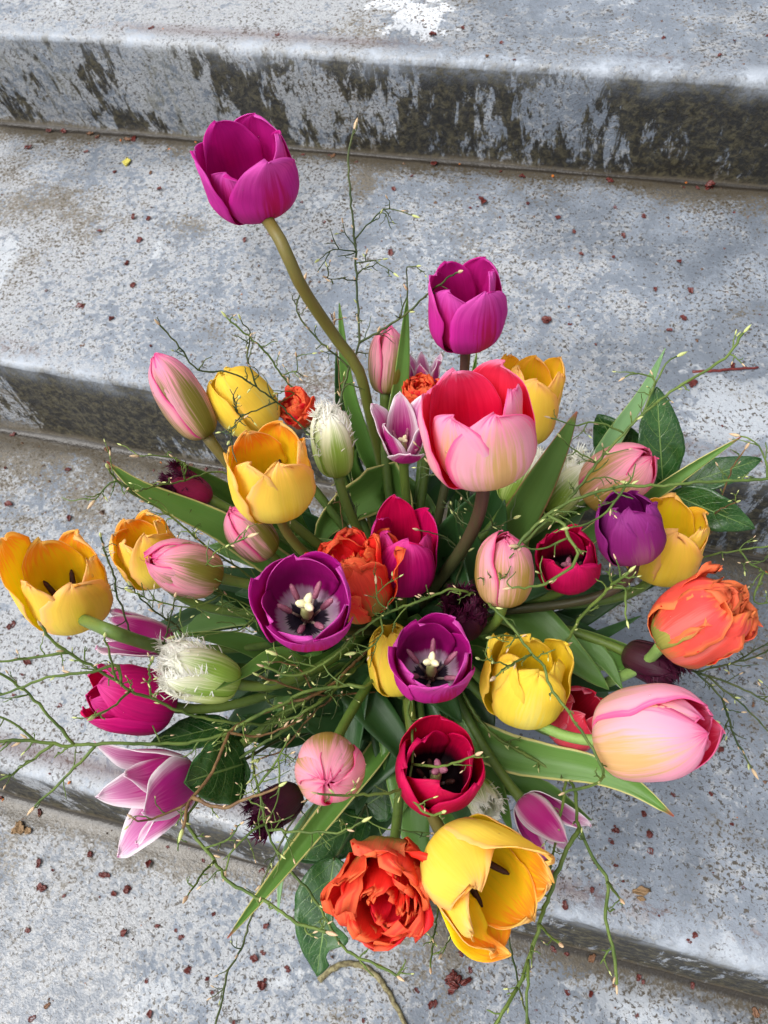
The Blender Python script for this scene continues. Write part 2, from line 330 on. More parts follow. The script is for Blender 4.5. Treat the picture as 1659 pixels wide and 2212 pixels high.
M['anther_dark'] = plain_mat('anther_dark_brown', S(44, 22, 20), S(66, 34, 26), 500, .7)
M['filament'] = plain_mat('filament_pale', S(190, 170, 150), S(90, 80, 90), 200, .5)

def water_mat():
    b = NB('water_droplet'); tr = b.n('BsdfTransparent'); gl = b.n('BsdfGlossy'); gl.inputs['Roughness'].default_value = .03
    fr = b.n('Fresnel'); fr.inputs['IOR'].default_value = 1.33; mx = b.n('MixShader')
    b.put(mx.inputs[0], b.math('MULTIPLY_ADD', fr.outputs[0], 1.0, .06, clamp=True)); b.t.links.new(tr.outputs[0], mx.inputs[1]); b.t.links.new(gl.outputs[0], mx.inputs[2])
    return b.finish(mx.outputs[0])
M['water'] = water_mat()
# ------------------------------------------------------------------ concrete steps
RISE = 0.14654
def steps_material():
    b = NB('worn_painted_concrete')
    geo = b.n('NewGeometry'); P = geo.outputs['Position']
    def att(n): x = b.n('Attribute', attribute_name=n); return x.outputs['Fac']
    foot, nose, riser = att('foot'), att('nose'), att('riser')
    sx = b.n('SeparateXYZ'); b.t.links.new(P, sx.inputs[0]); X, Y, Z = sx.outputs
    n_big = b.noise(P, 2.6, 2.0, .5)
    n_mid = b.noise(P, 17.0, 4.0, .65, .4)
    n_fine = b.noise(P, 120.0, 3.0, .68, .5)
    n_grit = b.noise(P, 420.0, 1.0, .7)
    n_spk = b.noise(b.mapv(P, loc=(2.0, 5.0, 1.0)), 260.0, 2.0, .7, .6)
    # blue-grey paint worn through to pale concrete
    paint = b.mix(b.rng(n_mid, .3, .7), S(112, 120, 131), S(140, 148, 159))
    conc = b.mix(b.rng(n_grit, .25, .75), S(150, 152, 155), S(180, 182, 184))
    wear = b.math('ADD', b.math('MULTIPLY', n_fine, .95), b.math('ADD', b.math('MULTIPLY', n_mid, .60), b.math('MULTIPLY', n_big, .45)))
    wear = b.math('ADD', wear, b.rng(X, -.60, .15, .09, -.05, False))
    wm = b.rng(wear, .97, 1.09)
    col = b.mix(b.math('MULTIPLY', wm, .80), paint, conc)
    # chalky white patches
    n_ch = b.noise(b.mapv(P, loc=(3.1, .7, 0)), 5.0, 4.0, .62, .5)
    chalk = b.rng(b.math('MULTIPLY_ADD', n_fine, .25, n_ch), .74, .79)
    col = b.mix(b.math('MULTIPLY', chalk, .60), col, S(186, 191, 197))
    def spot(c, r0, r1, amp=.035):
        d = b.n('VectorMath', operation='DISTANCE'); b.put(d.inputs[0], b.mapv(P, (1, 1, 0))); d.inputs[1].default_value = (c[0], c[1], 0)
        return b.rng(b.math('MULTIPLY_ADD', b.math('SUBTRACT', n_mid, .5), -amp*6, d.outputs['Value']), r1, r0)
    q = ray_to_z(885, 40, RISE); col = b.mix(b.math('MULTIPLY', spot(q, .035, .042), .9), col, S(212, 216, 222))
    stain = b.math('MAXIMUM', spot(ray_to_z(60, 460, 0.0), .05, .20), spot(ray_to_z(60, 1010, -RISE), .03, .12))
    # brown algae film, blotchy
    n_al = b.noise(b.mapv(P, loc=(7.7, 2.2, 1.0)), 6.0, 4.0, .68, .3)
    alg = b.rng(b.math('ADD', b.math('MULTIPLY', n_spk, .75), b.math('ADD', b.math('MULTIPLY_ADD', stain, .12, n_al), b.math('MULTIPLY', foot, .40))), .95, 1.10)
    col = b.mix(b.math('MULTIPLY', alg, .78), col, b.mix(b.rng(n_spk, .3, .7), S(66, 58, 42), S(122, 110, 88)))
    # pits and dark specks
    sp = b.rng(b.math('MULTIPLY_ADD', n_mid, .35, n_spk), .745, .80)
    col = b.mix(b.math('MULTIPLY', sp, .85), col, S(66, 59, 50))
    v2 = b.vor(P, 75.0); s2 = b.rng(b.math('ADD', v2.outputs['Distance'], b.math('MULTIPLY', n_spk, .5)), .36, .30)
    col = b.mix(b.math('MULTIPLY', b.math('MULTIPLY', s2, b.rng(n_al, .46, .56)), .75), col, S(86, 76, 64))
    spm = b.math('MAXIMUM', sp, s2)
    # risers: streaky black-brown grime and moss
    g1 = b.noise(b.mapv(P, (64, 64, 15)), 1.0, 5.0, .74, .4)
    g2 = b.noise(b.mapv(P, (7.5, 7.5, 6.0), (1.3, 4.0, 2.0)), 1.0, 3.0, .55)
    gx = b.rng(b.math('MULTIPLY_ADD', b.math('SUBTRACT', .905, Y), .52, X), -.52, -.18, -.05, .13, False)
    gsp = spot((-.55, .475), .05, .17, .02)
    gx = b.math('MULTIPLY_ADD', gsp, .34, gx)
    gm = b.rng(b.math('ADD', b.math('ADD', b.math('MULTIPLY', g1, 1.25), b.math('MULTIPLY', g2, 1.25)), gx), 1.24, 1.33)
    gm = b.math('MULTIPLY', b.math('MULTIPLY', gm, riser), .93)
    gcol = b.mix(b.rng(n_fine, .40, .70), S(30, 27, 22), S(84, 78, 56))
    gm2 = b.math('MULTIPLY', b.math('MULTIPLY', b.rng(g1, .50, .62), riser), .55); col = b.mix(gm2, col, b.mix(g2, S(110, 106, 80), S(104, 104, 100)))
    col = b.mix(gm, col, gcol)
    # nosing: cleaner worn paint, colour lightened to paint in the sky highlight, reddish primer in places
    npaint_hl = b.math('MULTIPLY', nose, b.rng(b.math('MULTIPLY_ADD', n_fine, .5, n_mid), .55, .85, .75, .1)); col = b.mix(npaint_hl, col, S(186, 194, 205))
    pr = b.math('MULTIPLY', att('prim'), b.rng(b.math('ADD', b.math('MULTIPLY', n_fine, .6), b.math('MULTIPLY', n_big, .9)), .72, .82)); col = b.mix(b.math('MULTIPLY', pr, .85), col, S(88, 62, 60))
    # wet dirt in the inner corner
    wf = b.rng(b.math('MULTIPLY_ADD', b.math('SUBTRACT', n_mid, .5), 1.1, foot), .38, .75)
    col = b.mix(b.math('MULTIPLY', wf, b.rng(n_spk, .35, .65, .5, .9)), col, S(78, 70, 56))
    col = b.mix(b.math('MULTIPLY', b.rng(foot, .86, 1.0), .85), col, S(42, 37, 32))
    # water film
    n_w = b.noise(b.mapv(P, loc=(5.0, 9.0, 0)), 4.2, 3.0, .55, .3)
    wet = b.rng(b.math('ADD', b.math('ADD', n_w, b.math('MULTIPLY', foot, .25)), b.math('MULTIPLY', n_fine, .25)), .60, .72)
    wet = b.math('MAXIMUM', b.math('MULTIPLY', wet, b.math('SUBTRACT', 1.0, b.math('MULTIPLY', riser, .8))), b.math('MULTIPLY', nose, .5))
    hs_ = b.n('HueSaturation'); b.put(hs_.inputs['Color'], col); b.put(hs_.inputs['Value'], b.rng(wet, 0, 1, 1.0, .78)); col = hs_.outputs[0]
    rough = b.rng(wet, 0, 1, .80, .24)
    h = b.math('MULTIPLY_ADD', n_grit, .5, n_fine)
    bp = b.n('Bump'); b.put(bp.inputs['Strength'], b.rng(wet, 0, 1, .8, .35)); bp.inputs['Distance'].default_value = .0018; b.put(bp.inputs['Height'], h)
    return b.finish(b.bsdf(col, rough, .4, bp.outputs[0]))
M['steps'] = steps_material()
FOOT = [(-0.80, -4*RISE), (-0.370, -3*RISE), (0.056, -2*RISE), (0.475, -RISE), (0.905, 0.0), (1.335, RISE), (1.76, 2*RISE)]
NOSE = [-0.79, -0.358, 0.066, 0.474, 0.882, 1.325, 1.75]
def tread_z(y):
    z = -4*RISE
    for (fy, fz), ny in zip(FOOT, NOSE):
        if y > ny: z = fz+RISE
    return z
def build_steps():
    prof = []; at = []                        # (y,z), (foot, nose, riser, primer)
    y0 = -1.2
    prof.append((y0, FOOT[0][1])); at.append((0, 0, 0, 0))
    for (fy, fz), ny in zip(FOOT, NOSE):
        start = prof[-1][0]
        for s in np.linspace(0, 1, 26)[1:]:
            y = start+(fy-.006-start)*s; d = fy-y
            dn = y-start
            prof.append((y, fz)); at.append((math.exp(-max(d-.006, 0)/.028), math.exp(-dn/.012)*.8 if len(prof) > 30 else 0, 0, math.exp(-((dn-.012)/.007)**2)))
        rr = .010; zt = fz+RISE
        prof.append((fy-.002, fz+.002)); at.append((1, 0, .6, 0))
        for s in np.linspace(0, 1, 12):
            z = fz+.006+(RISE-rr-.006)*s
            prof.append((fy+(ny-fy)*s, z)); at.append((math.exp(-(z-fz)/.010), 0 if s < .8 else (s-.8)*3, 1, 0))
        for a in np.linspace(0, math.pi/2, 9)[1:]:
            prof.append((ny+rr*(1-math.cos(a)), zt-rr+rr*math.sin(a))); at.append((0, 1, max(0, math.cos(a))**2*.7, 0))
    for y in list(np.linspace(NOSE[-1]+.05, 2.6, 6))+[6, 20, 60]:
        prof.append((y, FOOT[-1][1]+RISE)); at.append((0, 0, 0, 0))
    xs = np.concatenate([np.linspace(-30, -1.5, 12)[:-1], np.linspace(-1.5, .9, 300), np.linspace(.9, 30, 12)[1:]])
    pr = np.array(prof); A = np.array(at); n = len(pr); m = len(xs)
    Xg, Yg = np.meshgrid(xs, pr[:, 0]); Zg = np.repeat(pr[:, 1][:, None], m, 1)
    d = .0010*(wob(Xg*1.7+Yg*2.9, 1, 4)+wob(Xg*3.1-Yg*2.3+Zg*4, 2, 4))+.0006*wob(Xg*19+Zg*31, 3, 2)*wob(Yg*23-Zg*27, 4, 2)
    Rz = A[:, 2][:, None]; Yg = Yg-d*1.6*Rz-.0025*Rz*wob(Xg*.9, 8, 3); Zg = Zg+d*(1-Rz)
    V = np.stack([Xg, Yg, Zg], -1).reshape(-1, 3)
    F = grid_faces(n, m)
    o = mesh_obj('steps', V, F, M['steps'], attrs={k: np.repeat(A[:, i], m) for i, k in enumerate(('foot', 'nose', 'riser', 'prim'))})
    tag(o, 'worn grey painted concrete steps with grimy risers', 'steps', None, 'structure')
build_steps()
def build_ground():
    z = -4*RISE-.004
    xs = np.array([-60, -30, 0, 30, 60.]); ys = np.array([-60, -30, -10, -1.19])
    Xg, Yg = np.meshgrid(xs, ys); V = np.stack([Xg, Yg, 0*Xg+z], -1).reshape(-1, 3)
    o = mesh_obj('ground', V, grid_faces(4, 5), plain_mat('paving_concrete', S(140, 140, 138), S(170, 168, 164), 9.0, .8), None)
    tag(o, 'plain grey concrete ground below the steps', 'ground', None, 'structure')
build_ground()

# ------------------------------------------------------------------ glass vase
VC = np.array([-0.088, 0.240, -RISE]); MOUTH = VC+np.array([0, 0, .200])
def lathe(prof, c, k=40):
    prof = np.asarray(prof); n = len(prof); th = np.arange(k)*2*math.pi/k
    V = np.stack([c[0]+prof[:, 0][:, None]*np.cos(th), c[1]+prof[:, 0][:, None]*np.sin(th), c[2]+np.repeat(prof[:, 1][:, None], k, 1)], -1).reshape(-1, 3)
    F = [(i*k+j, i*k+(j+1) % k, (i+1)*k+(j+1) % k, (i+1)*k+j) for i in range(n-1) for j in range(k)]
    return V, F
def build_vase():
    b = NB('clear_glass'); g = b.n('BsdfGlass'); g.inputs['Color'].default_value = (.93, .97, .95, 1); g.inputs['Roughness'].default_value = .02; g.inputs['IOR'].default_value = 1.45
    mat = b.finish(g.outputs[0])
    t = thing('glass_vase', VC, 'clear glass vase holding the tulip bouquet on the concrete step', 'vase')
    out = [(0.001, .0), (.045, .0), (.050, .004), (.052, .05), (.050, .11), (.050, .16), (.056, .19), (.061, .203)]
    inn = [(.0585, .203), (.0535, .19), (.047, .16), (.047, .11), (.049, .05), (.045, .012), (.001, .012)]
    V, F = lathe(out+inn, VC)
    mesh_obj('vase_body', V, F, mat, t, VC)
build_vase()

# ------------------------------------------------------------------ tulips
def frame_at(x, y, t, ang, tilt, phi):
    """axis in the picture plane at angle ang (90 = up), tilted towards the viewer by tilt degrees"""
    C = px(x, y, t); v = unit(C-CAM)
    r = unit(AR-v*(AR@v)); u = np.cross(r, v)
    if u@AU < 0: u = -u
    a, e = R(ang), R(tilt)
    ax = math.cos(e)*(math.cos(a)*r+math.sin(a)*u)-math.sin(e)*v
    # reference direction: the side of the cup that faces the viewer
    f = -v-ax*(-v@ax)
    if np.linalg.norm(f) < .05: f = -u
    f = unit(f); s = np.cross(ax, f)
    p = R(phi); X = math.cos(p)*f+math.sin(p)*s; Yv = np.cross(ax, X)
    return C, ax, X, Yv

def petal_surface(Rr, H, prof, wmax, tipn, tipm, rt=.9, ang=0.0, open_=0.0, rag=0.0, ruffle=0.0, curl=0.0, curv=1.05, skew=.035, seed=0, nu=17, nv=22, base_w=.38, vmax=.50, notch=0.0, tipcurl=0.0):
    """one petal in flower space (axis +Z, base at the origin)"""
    g = np.random.default_rng(seed)
    v = 1-(1-np.linspace(0, 1, nv))**1.35; u = np.linspace(-1, 1, nu)
    if prof == 'lily':
        rs = interp_smooth(v, [0, .15, .35, .55, .75, .9, 1], [.14, .52, .76, .84, .90, 1.02*(.5+.5*rt), rt])
        zs = interp_smooth(v, [0, .15, .35, .55, .75, .9, 1], [0, .07, .27, .52, .77, .93, 1.0])
    else:
        k = (rt-.1)/.8
        rs = interp_smooth(v, [0, .08, .2, .38, .56, .75, .9, 1], [.10, .42, .74, .96, 1.0, .88+.11*k, .54+.42*k, rt])
        zs = interp_smooth(v, [0, .08, .2, .38, .56, .75, .9, 1], [0, .012, .09, .29, .50, .73, .90, 1.0])
    lo = base_w+(1-base_w)*np.sin(np.clip(v/vmax, 0, 1)*math.pi/2)**1.2
    hi = np.maximum(1-np.clip((v-vmax)/(1-vmax), 0, 1)**tipn, 0)**(1/tipm)
    wv = wmax*lo*hi
    Wl = wv*(1+rag*wob(v, seed+11, 4, 4.0)*(v > .45)*.5); Wr = wv*(1+rag*wob(v, seed+12, 4, 4.0)*(v > .45)*.5)
    a = np.where(u[None, :] < 0, u[None, :]*Wl[:, None], u[None, :]*Wr[:, None])
    r = (rs*Rr)[:, None]; z = (zs*H)[:, None]
    rc = np.maximum(r*curv, .22*Rr)
    ph = np.clip(a/rc, -1.9, 1.9)
    X = r-rc*(1-np.cos(ph)); Yv = rc*np.sin(ph); Z = z+0*a
    # ragged / notched top
    tm = np.clip((v-.72)/.28, 0, 1)[:, None]
    Z = Z+tm*H*rag*.35*wob(u[None, :]+0*a, seed+5, 4, 1.7)-tm**2*notch*H*np.exp(-(u[None, :]/.25)**2)
    rad = skew*Rr*u[None, :]*2+ruffle*Rr*wob(v[:, None]*1.5+u[None, :]*.35, seed+3, 2, 1.2)*np.abs(u[None, :])**1.5*np.clip((v[:, None]-.25)/.5, 0, 1)
    rad = rad+curl*Rr*np.abs(u[None, :])**3*np.clip((v[:, None]-.3)/.5, 0, 1)+tipcurl*Rr*np.clip((v[:, None]-.75)/.25, 0, 1)**2
    rad = rad-.018*Rr*np.exp(-(u[None, :]/.09)**2)*np.clip(v[:, None]*3, 0, 1)*(1-v[:, None])
    rad = rad+.03*Rr*wob(v[:, None]*.8+u[None, :]*.5, seed+21, 2, .9)*np.clip(v[:, None]*2, 0, 1)
    rad = rad+.014*Rr*wob(u[None, :]*1.2+.15*v[:, None], seed+31, 3, 1.3)*np.clip(v[:, None]*2.5, 0, 1)
    X = X+rad*np.clip(v[:, None]*4, 0, 1)
    # hinge at the base
    o = R(open_); X, Z = X*math.cos(o)+Z*math.sin(o), -X*math.sin(o)*.35+Z*math.cos(o)
    ca, sa = math.cos(R(ang)), math.sin(R(ang))
    P = np.stack([X*ca-Yv*sa, X*sa+Yv*ca, Z], -1)
    return P, (u[None, :]+1)/2+0*a, v[:, None]+0*a

def fringe_mesh(P, n, ln, seed, vmin=.45):
    """ragged hairs along the free edge of a petal surface (flower space)"""
    g = np.random.default_rng(seed); nv, nu, _ = P.shape
    vs_ = 1-(1-np.linspace(0, 1, nv))**1.35
    V, F = [], []
    du = np.gradient(P, axis=1); dv = np.gradient(P, axis=0); N = np.cross(du, dv); N /= np.linalg.norm(N, axis=2, keepdims=True)+1e-12
    for i in range(n):
        side = g.choice([0, 1]); vv = vmin+(1-vmin)*g.random()**.55
        k = min(np.searchsorted(vs_, vv), nv-2); f = g.random()
        j = 0 if side == 0 else nu-1; jn = 1 if side == 0 else nu-2
        p = P[k, j]*(1-f)+P[k+1, j]*f
        outd = unit(P[k, j]-P[k, jn]) if np.linalg.norm(P[k, j]-P[k, jn]) > 1e-6 else unit(P[k, j]-P[k-1, j])
        d = unit(outd*.7+unit(P[k+1, j]-P[k, j])*.8+N[k, j]*g.normal(0, .45)+g.normal(0, .3, 3))
        s = unit(np.cross(d, N[k, j])); L = ln*(.45+.9*g.random()); wd = L*.075; m = p+d*L*.55+N[k, j]*L*g.normal(0, .12)
        b = len(V); nn = N[k, j]*wd*.5
        V += [p-s*wd-d*L*.1, p+s*wd-d*L*.1, m+s*wd*.6+nn, m-s*wd*.6-nn, p+d*L+g.normal(0, L*.12, 3)]
        F += [(b, b+1, b+2, b+3), (b+3, b+2, b+4)]
    return np.array(V), F

def blob(c, ax, L, rad, k=8, prof=((0, .2), (.15, .8), (.5, 1), (.82, .75), (1, .15))):
    ax = unit(ax); P = np.array([c+ax*L*p for p, _ in prof]); return tube(P, np.array([rad*q for _, q in prof]), k)

NT = {}
# depth of the heads whose size alone leaves it open: the dome of the bouquet
TD = {4: .60, 5: .60, 6: .62, 7: .60, 8: .57, 9: .56, 10: .58, 11: .52, 12: .60, 13: .57, 14: .57, 15: .56, 16: .56, 17: .52, 20: .55, 21: .57, 22: .53, 23: .55, 24: .58, 25: .53, 26: .58, 27: .53, 28: .49,
      29: .54, 30: .57, 31: .57, 32: .52, 33: .51, 34: .49, 35: .48, 36: .50, 37: .55, 38: .56, 39: .56, 40: .52, 41: .52, 42: .54, 43: .56, 44: .58, 45: .55, 46: .60, 47: .61}
def stem_path(base, ax, mouth, bottom, pts=None):
    if pts is not None:
        P = [base]+list(pts)+[mouth+np.array([0, 0, .03]), bottom]
        return catmull(np.array(P), 40)
    d = np.linalg.norm(base-mouth); p1 = base-ax*d*.38; p2 = mouth+np.array([0, 0, .32*d])
    s = np.linspace(0, 1, 26)[:, None]
    C = (1-s)**3*base+3*(1-s)**2*s*p1+3*(1-s)*s**2*p2+s**3*mouth
    return np.vstack([C, catmull([mouth, bottom], 5)[1:]])

def mouth_for(P, seed):
    g = np.random.default_rng(seed); d = (P-MOUTH)[:2]; n = np.linalg.norm(d)+1e-6
    m = MOUTH.copy(); m[:2] += d/n*min(.040, n*.28)*(.55+.45*g.random())+g.normal(0, .004, 2)
    rad = m[:2]-MOUTH[:2]; q = np.linalg.norm(rad)
    if q > .040: m[:2] = MOUTH[:2]+rad*.040/q
    bt = VC.copy(); bt[:2] += (m[:2]-MOUTH[:2])*-.6+g.normal(0, .005, 2); bt[2] += .016
    return m, bt

KIND = {
 'cup':    dict(prof='cup', wf=1.02, tipn=2.1, tipm=1.5, rt=.90, inner=.88),
 'bud':    dict(prof='cup', wf=1.22, tipn=1.9, tipm=1.15, rt=.10, inner=.88, nv=22, curv=.84),
}
def make_tulip(i, label, mat, x, y, W, dia, H, ang, tilt, phi=0, kind='cup', rt=None, rag=.035, ruffle=.08, curl=0.0, stem='stem', eye=None, opens=None, cat='tulip', npet=6, pts=None, fringe=0, wf=None, group=None, layers=None, tip=None, name='tulip', notch=0.0, pscale=None, outer2=None, srad=.0036):
    t = FP*dia/W
    if i in TD: k_ = TD[i]/t; t = TD[i]; dia *= k_; H *= k_
    if kind == 'cup': dia *= .93; H *= .93; y += 8
    elif kind == 'double': dia *= .90; H *= .90
    C, ax, X, Yv = frame_at(x, y, t, ang, tilt, phi)
    Hh = H; base = C-ax*Hh*.5; Rr = dia/2
    def tow(P): return base+P[..., 0:1]*X+P[..., 1:2]*Yv+P[..., 2:3]*ax
    m, bt = mouth_for(base, i*13+1)
    root = thing(name, bt, label, cat, group)
    NT[i] = (root, bt, base, ax, m)
    K = KIND.get(kind, KIND['cup']); mo, mi_ = M[mat]
    g = np.random.default_rng(1000+i); drops = []
    def add_petal(nm, Rq, Hq, an, op, sd, mats, wq, **kw):
        P, uu, vv = petal_surface(Rq, Hq, kw.pop('prof', K['prof']), wq*Rq, kw.pop('tipn', K['tipn']), kw.pop('tipm', K['tipm']), ang=an, open_=op, seed=sd, **kw)
        # outside is the +normal side: du x dv points outwards for this layout
        W_ = tow(P)
        if not fringe:
            N_ = np.cross(np.gradient(W_, axis=1), np.gradient(W_, axis=0)); N_ /= np.linalg.norm(N_, axis=2, keepdims=True)+1e-12
            for _ in range(int(g.integers(2, 9))):
                p_, q_ = int(g.integers(4, P.shape[0]-3)), int(g.integers(1, P.shape[1]-2)); f_ = g.random()
                sg = 1 if g.random() < .6 else -1
                drops.append((W_[p_, q_]*(1-f_)+W_[p_, q_+1]*f_, N_[p_, q_]*sg, .00025+g.gamma(2.0, .00013)))
        V, F, uv, mi = shell(W_, .00045, uu, vv)
        o = mesh_obj(nm, V, F, mats, root, bt, uv, mi, rim=2*(P.shape[0]+P.shape[1])-4)
        if fringe:
            FV, FF = fringe_mesh(P, int(fringe*2.6), Hq*(.19 if mat in ('dark', 'wine') else .16), sd+77, .34)
            o2 = mesh_obj('fringe', tow(FV), FF, mats[1], o, bt, np.tile([[.5, .95]], (len(FV), 1)))
        return o
    rt_ = K['rt'] if rt is None else rt
    if kind == 'double':
        ls = layers or [(1.0, .94, 5, .95, 8), (.90, 1.0, 6, .95, 5), (.72, .98, 6, .95, 5), (.52, .95, 5, .95, 4), (.30, .9, 4, 1.1, 3)]
        for li, (rf, hf, n, rtl, op) in enumerate(ls):
            for k in range(n):
                ms = (M[outer2][0], mi_) if (outer2 and li == 0 and k in (0, 2)) else ((mo, mi_) if li < 2 else (mi_, mi_))
                add_petal('petal', Rr*rf, Hh*hf*(1+g.normal(0, .05)), 360/n*k+li*37+g.normal(0, 7), op+g.normal(0, 7), i*100+li*10+k, ms, (.95 if n >= 5 else 1.2)*g.uniform(.75, 1.05), rt=rtl*g.uniform(.75, 1.2), rag=max(rag, .20), ruffle=.26, curl=g.normal(0, .2), notch=g.uniform(0, .12), tipn=2.8, tipm=2.0, vmax=.62, nv=16, nu=13)
    elif kind == 'lily':
        for k in range(6):
            inn = k % 2
            op = (opens[k] if opens else 8)+g.normal(0, 2)
            ps = pscale[k] if pscale else 1.0
            add_petal('petal', Rr*(.86 if inn else 1), Hh*ps*(.97 if inn else 1), 60*k+g.normal(0, 4), op, i*100+k, (mo, mi_), wf or .80, prof='lily', tipn=1.5, tipm=1.0, rt=rt if rt is not None else 1.25, ruffle=ruffle, curl=curl, vmax=.42, rag=rag, curv=1.25)
    else:
        for k in range(npet):
            inn = k % 2
            op = (opens[k] if opens else 0)+g.normal(0, 1.6)
            ps = (pscale[k] if pscale else 1.0)*(1+g.normal(0, .025))
            add_petal('petal', Rr*(K['inner'] if inn else 1), Hh*ps*(.985 if inn else 1), 60*k+g.normal(0, 3), op+(g.uniform(0, 7) if fringe else 0), i*100+k, (mo, mi_), (wf or (K['wf']*(.80 if fringe else 1)))*(.95 if inn else 1), rt=rt_*(1 if rt_ < .3 else g.uniform(.96, 1.05)), rag=rag, ruffle=ruffle, curl=curl+g.normal(0, .02), nv=K.get('nv', 20), curv=K.get('curv', 1.05), notch=notch*g.uniform(.2, 1.2), skew=.04, tipn=tip[0] if tip else K['tipn'], tipm=tip[1] if tip else K['tipm'])
    if eye:
        dark, ph, ah = eye                    # anthers dark?, pistil height, anther height
        pb = base+ax*.002
        V, F, uv = blob(pb, ax, Hh*ph, Rr*.15, 9, ((0, .7), (.3, 1), (.75, .82), (1, .62)))
        pi = mesh_obj('pistil', V, F, M['pistil'], root, bt, uv)
        Vs, Fs = [], []
        for k in range(3):
            d = math.cos(k*2.094+.4)*X+math.sin(k*2.094+.4)*Yv
            a_, f_, _ = blob(pb+ax*Hh*(ph-.02)-d*Rr*.03, d*.8+ax*.45, Rr*.30, Rr*.10, 7)
            Fs += [tuple(q+len(Vs)*0+sum(len(z) for z in Vs) for q in ff) for ff in f_]; Vs.append(a_)
        mesh_obj('stigma', np.vstack(Vs), Fs, M['stigma'] if not dark == 2 else M['anther'], pi, bt)
        for k in range(6):
            th = k*math.pi/3+.5+g.normal(0, .08); d = math.cos(th)*X+math.sin(th)*Yv
            b0 = pb+d*Rr*.16; dr = unit(d*.75+ax*1.0+g.normal(0, .06, 3)); L = Hh*ah
            V, F, uv = tube(np.array([b0, b0+dr*L*.5]), [.0011, .0007], 6)
            st = mesh_obj('stamen', V, F, M['filament'], root, bt, uv)
            V, F, uv = blob(b0+dr*L*.42, dr, L*.62, Rr*.075, 7, ((0, .5), (.12, .95), (.5, 1), (.85, .8), (1, .25)))
            mesh_obj('anther', V, F, M['anther_dark' if dark >= 1 else 'anther'], st, bt, uv)
    if drops:
        Vd, Fd = [], []
        for (p_, n_, r_) in drops:
            a_ = unit(np.cross(n_, [.3, .5, .8])); b2 = np.cross(n_, a_); o_ = len(Vd)
            for h_, q_ in ((-.25, 1.0), (.35, .9), (.7, .55)):
                Vd += [p_+n_*r_*h_+r_*q_*(math.cos(t_)*a_+math.sin(t_)*b2) for t_ in np.arange(6)*math.pi/3]
            Vd.append(p_+n_*r_*.85)
            for l_ in range(2): Fd += [(o_+l_*6+j, o_+l_*6+(j+1) % 6, o_+l_*6+6+(j+1) % 6, o_+l_*6+6+j) for j in range(6)]
            Fd += [(o_+12+j, o_+12+(j+1) % 6, o_+18) for j in range(6)]
        tag(mesh_obj('water_droplets', np.array(Vd), Fd, M['water'], root, bt), None, None, None, 'stuff')
    PT = None if pts is None else [px(a, b_, c) for a, b_, c in pts]
    SP = stem_path(base+ax*.002, ax, m, bt, PT)
    rr = np.full(len(SP), srad); rr[0] = srad*1.25; rr[1] = srad*1.08
    V, F, uv = tube(SP, rr, 10); mesh_obj('stem', V, F, M[stem], root, bt, uv)
    return root

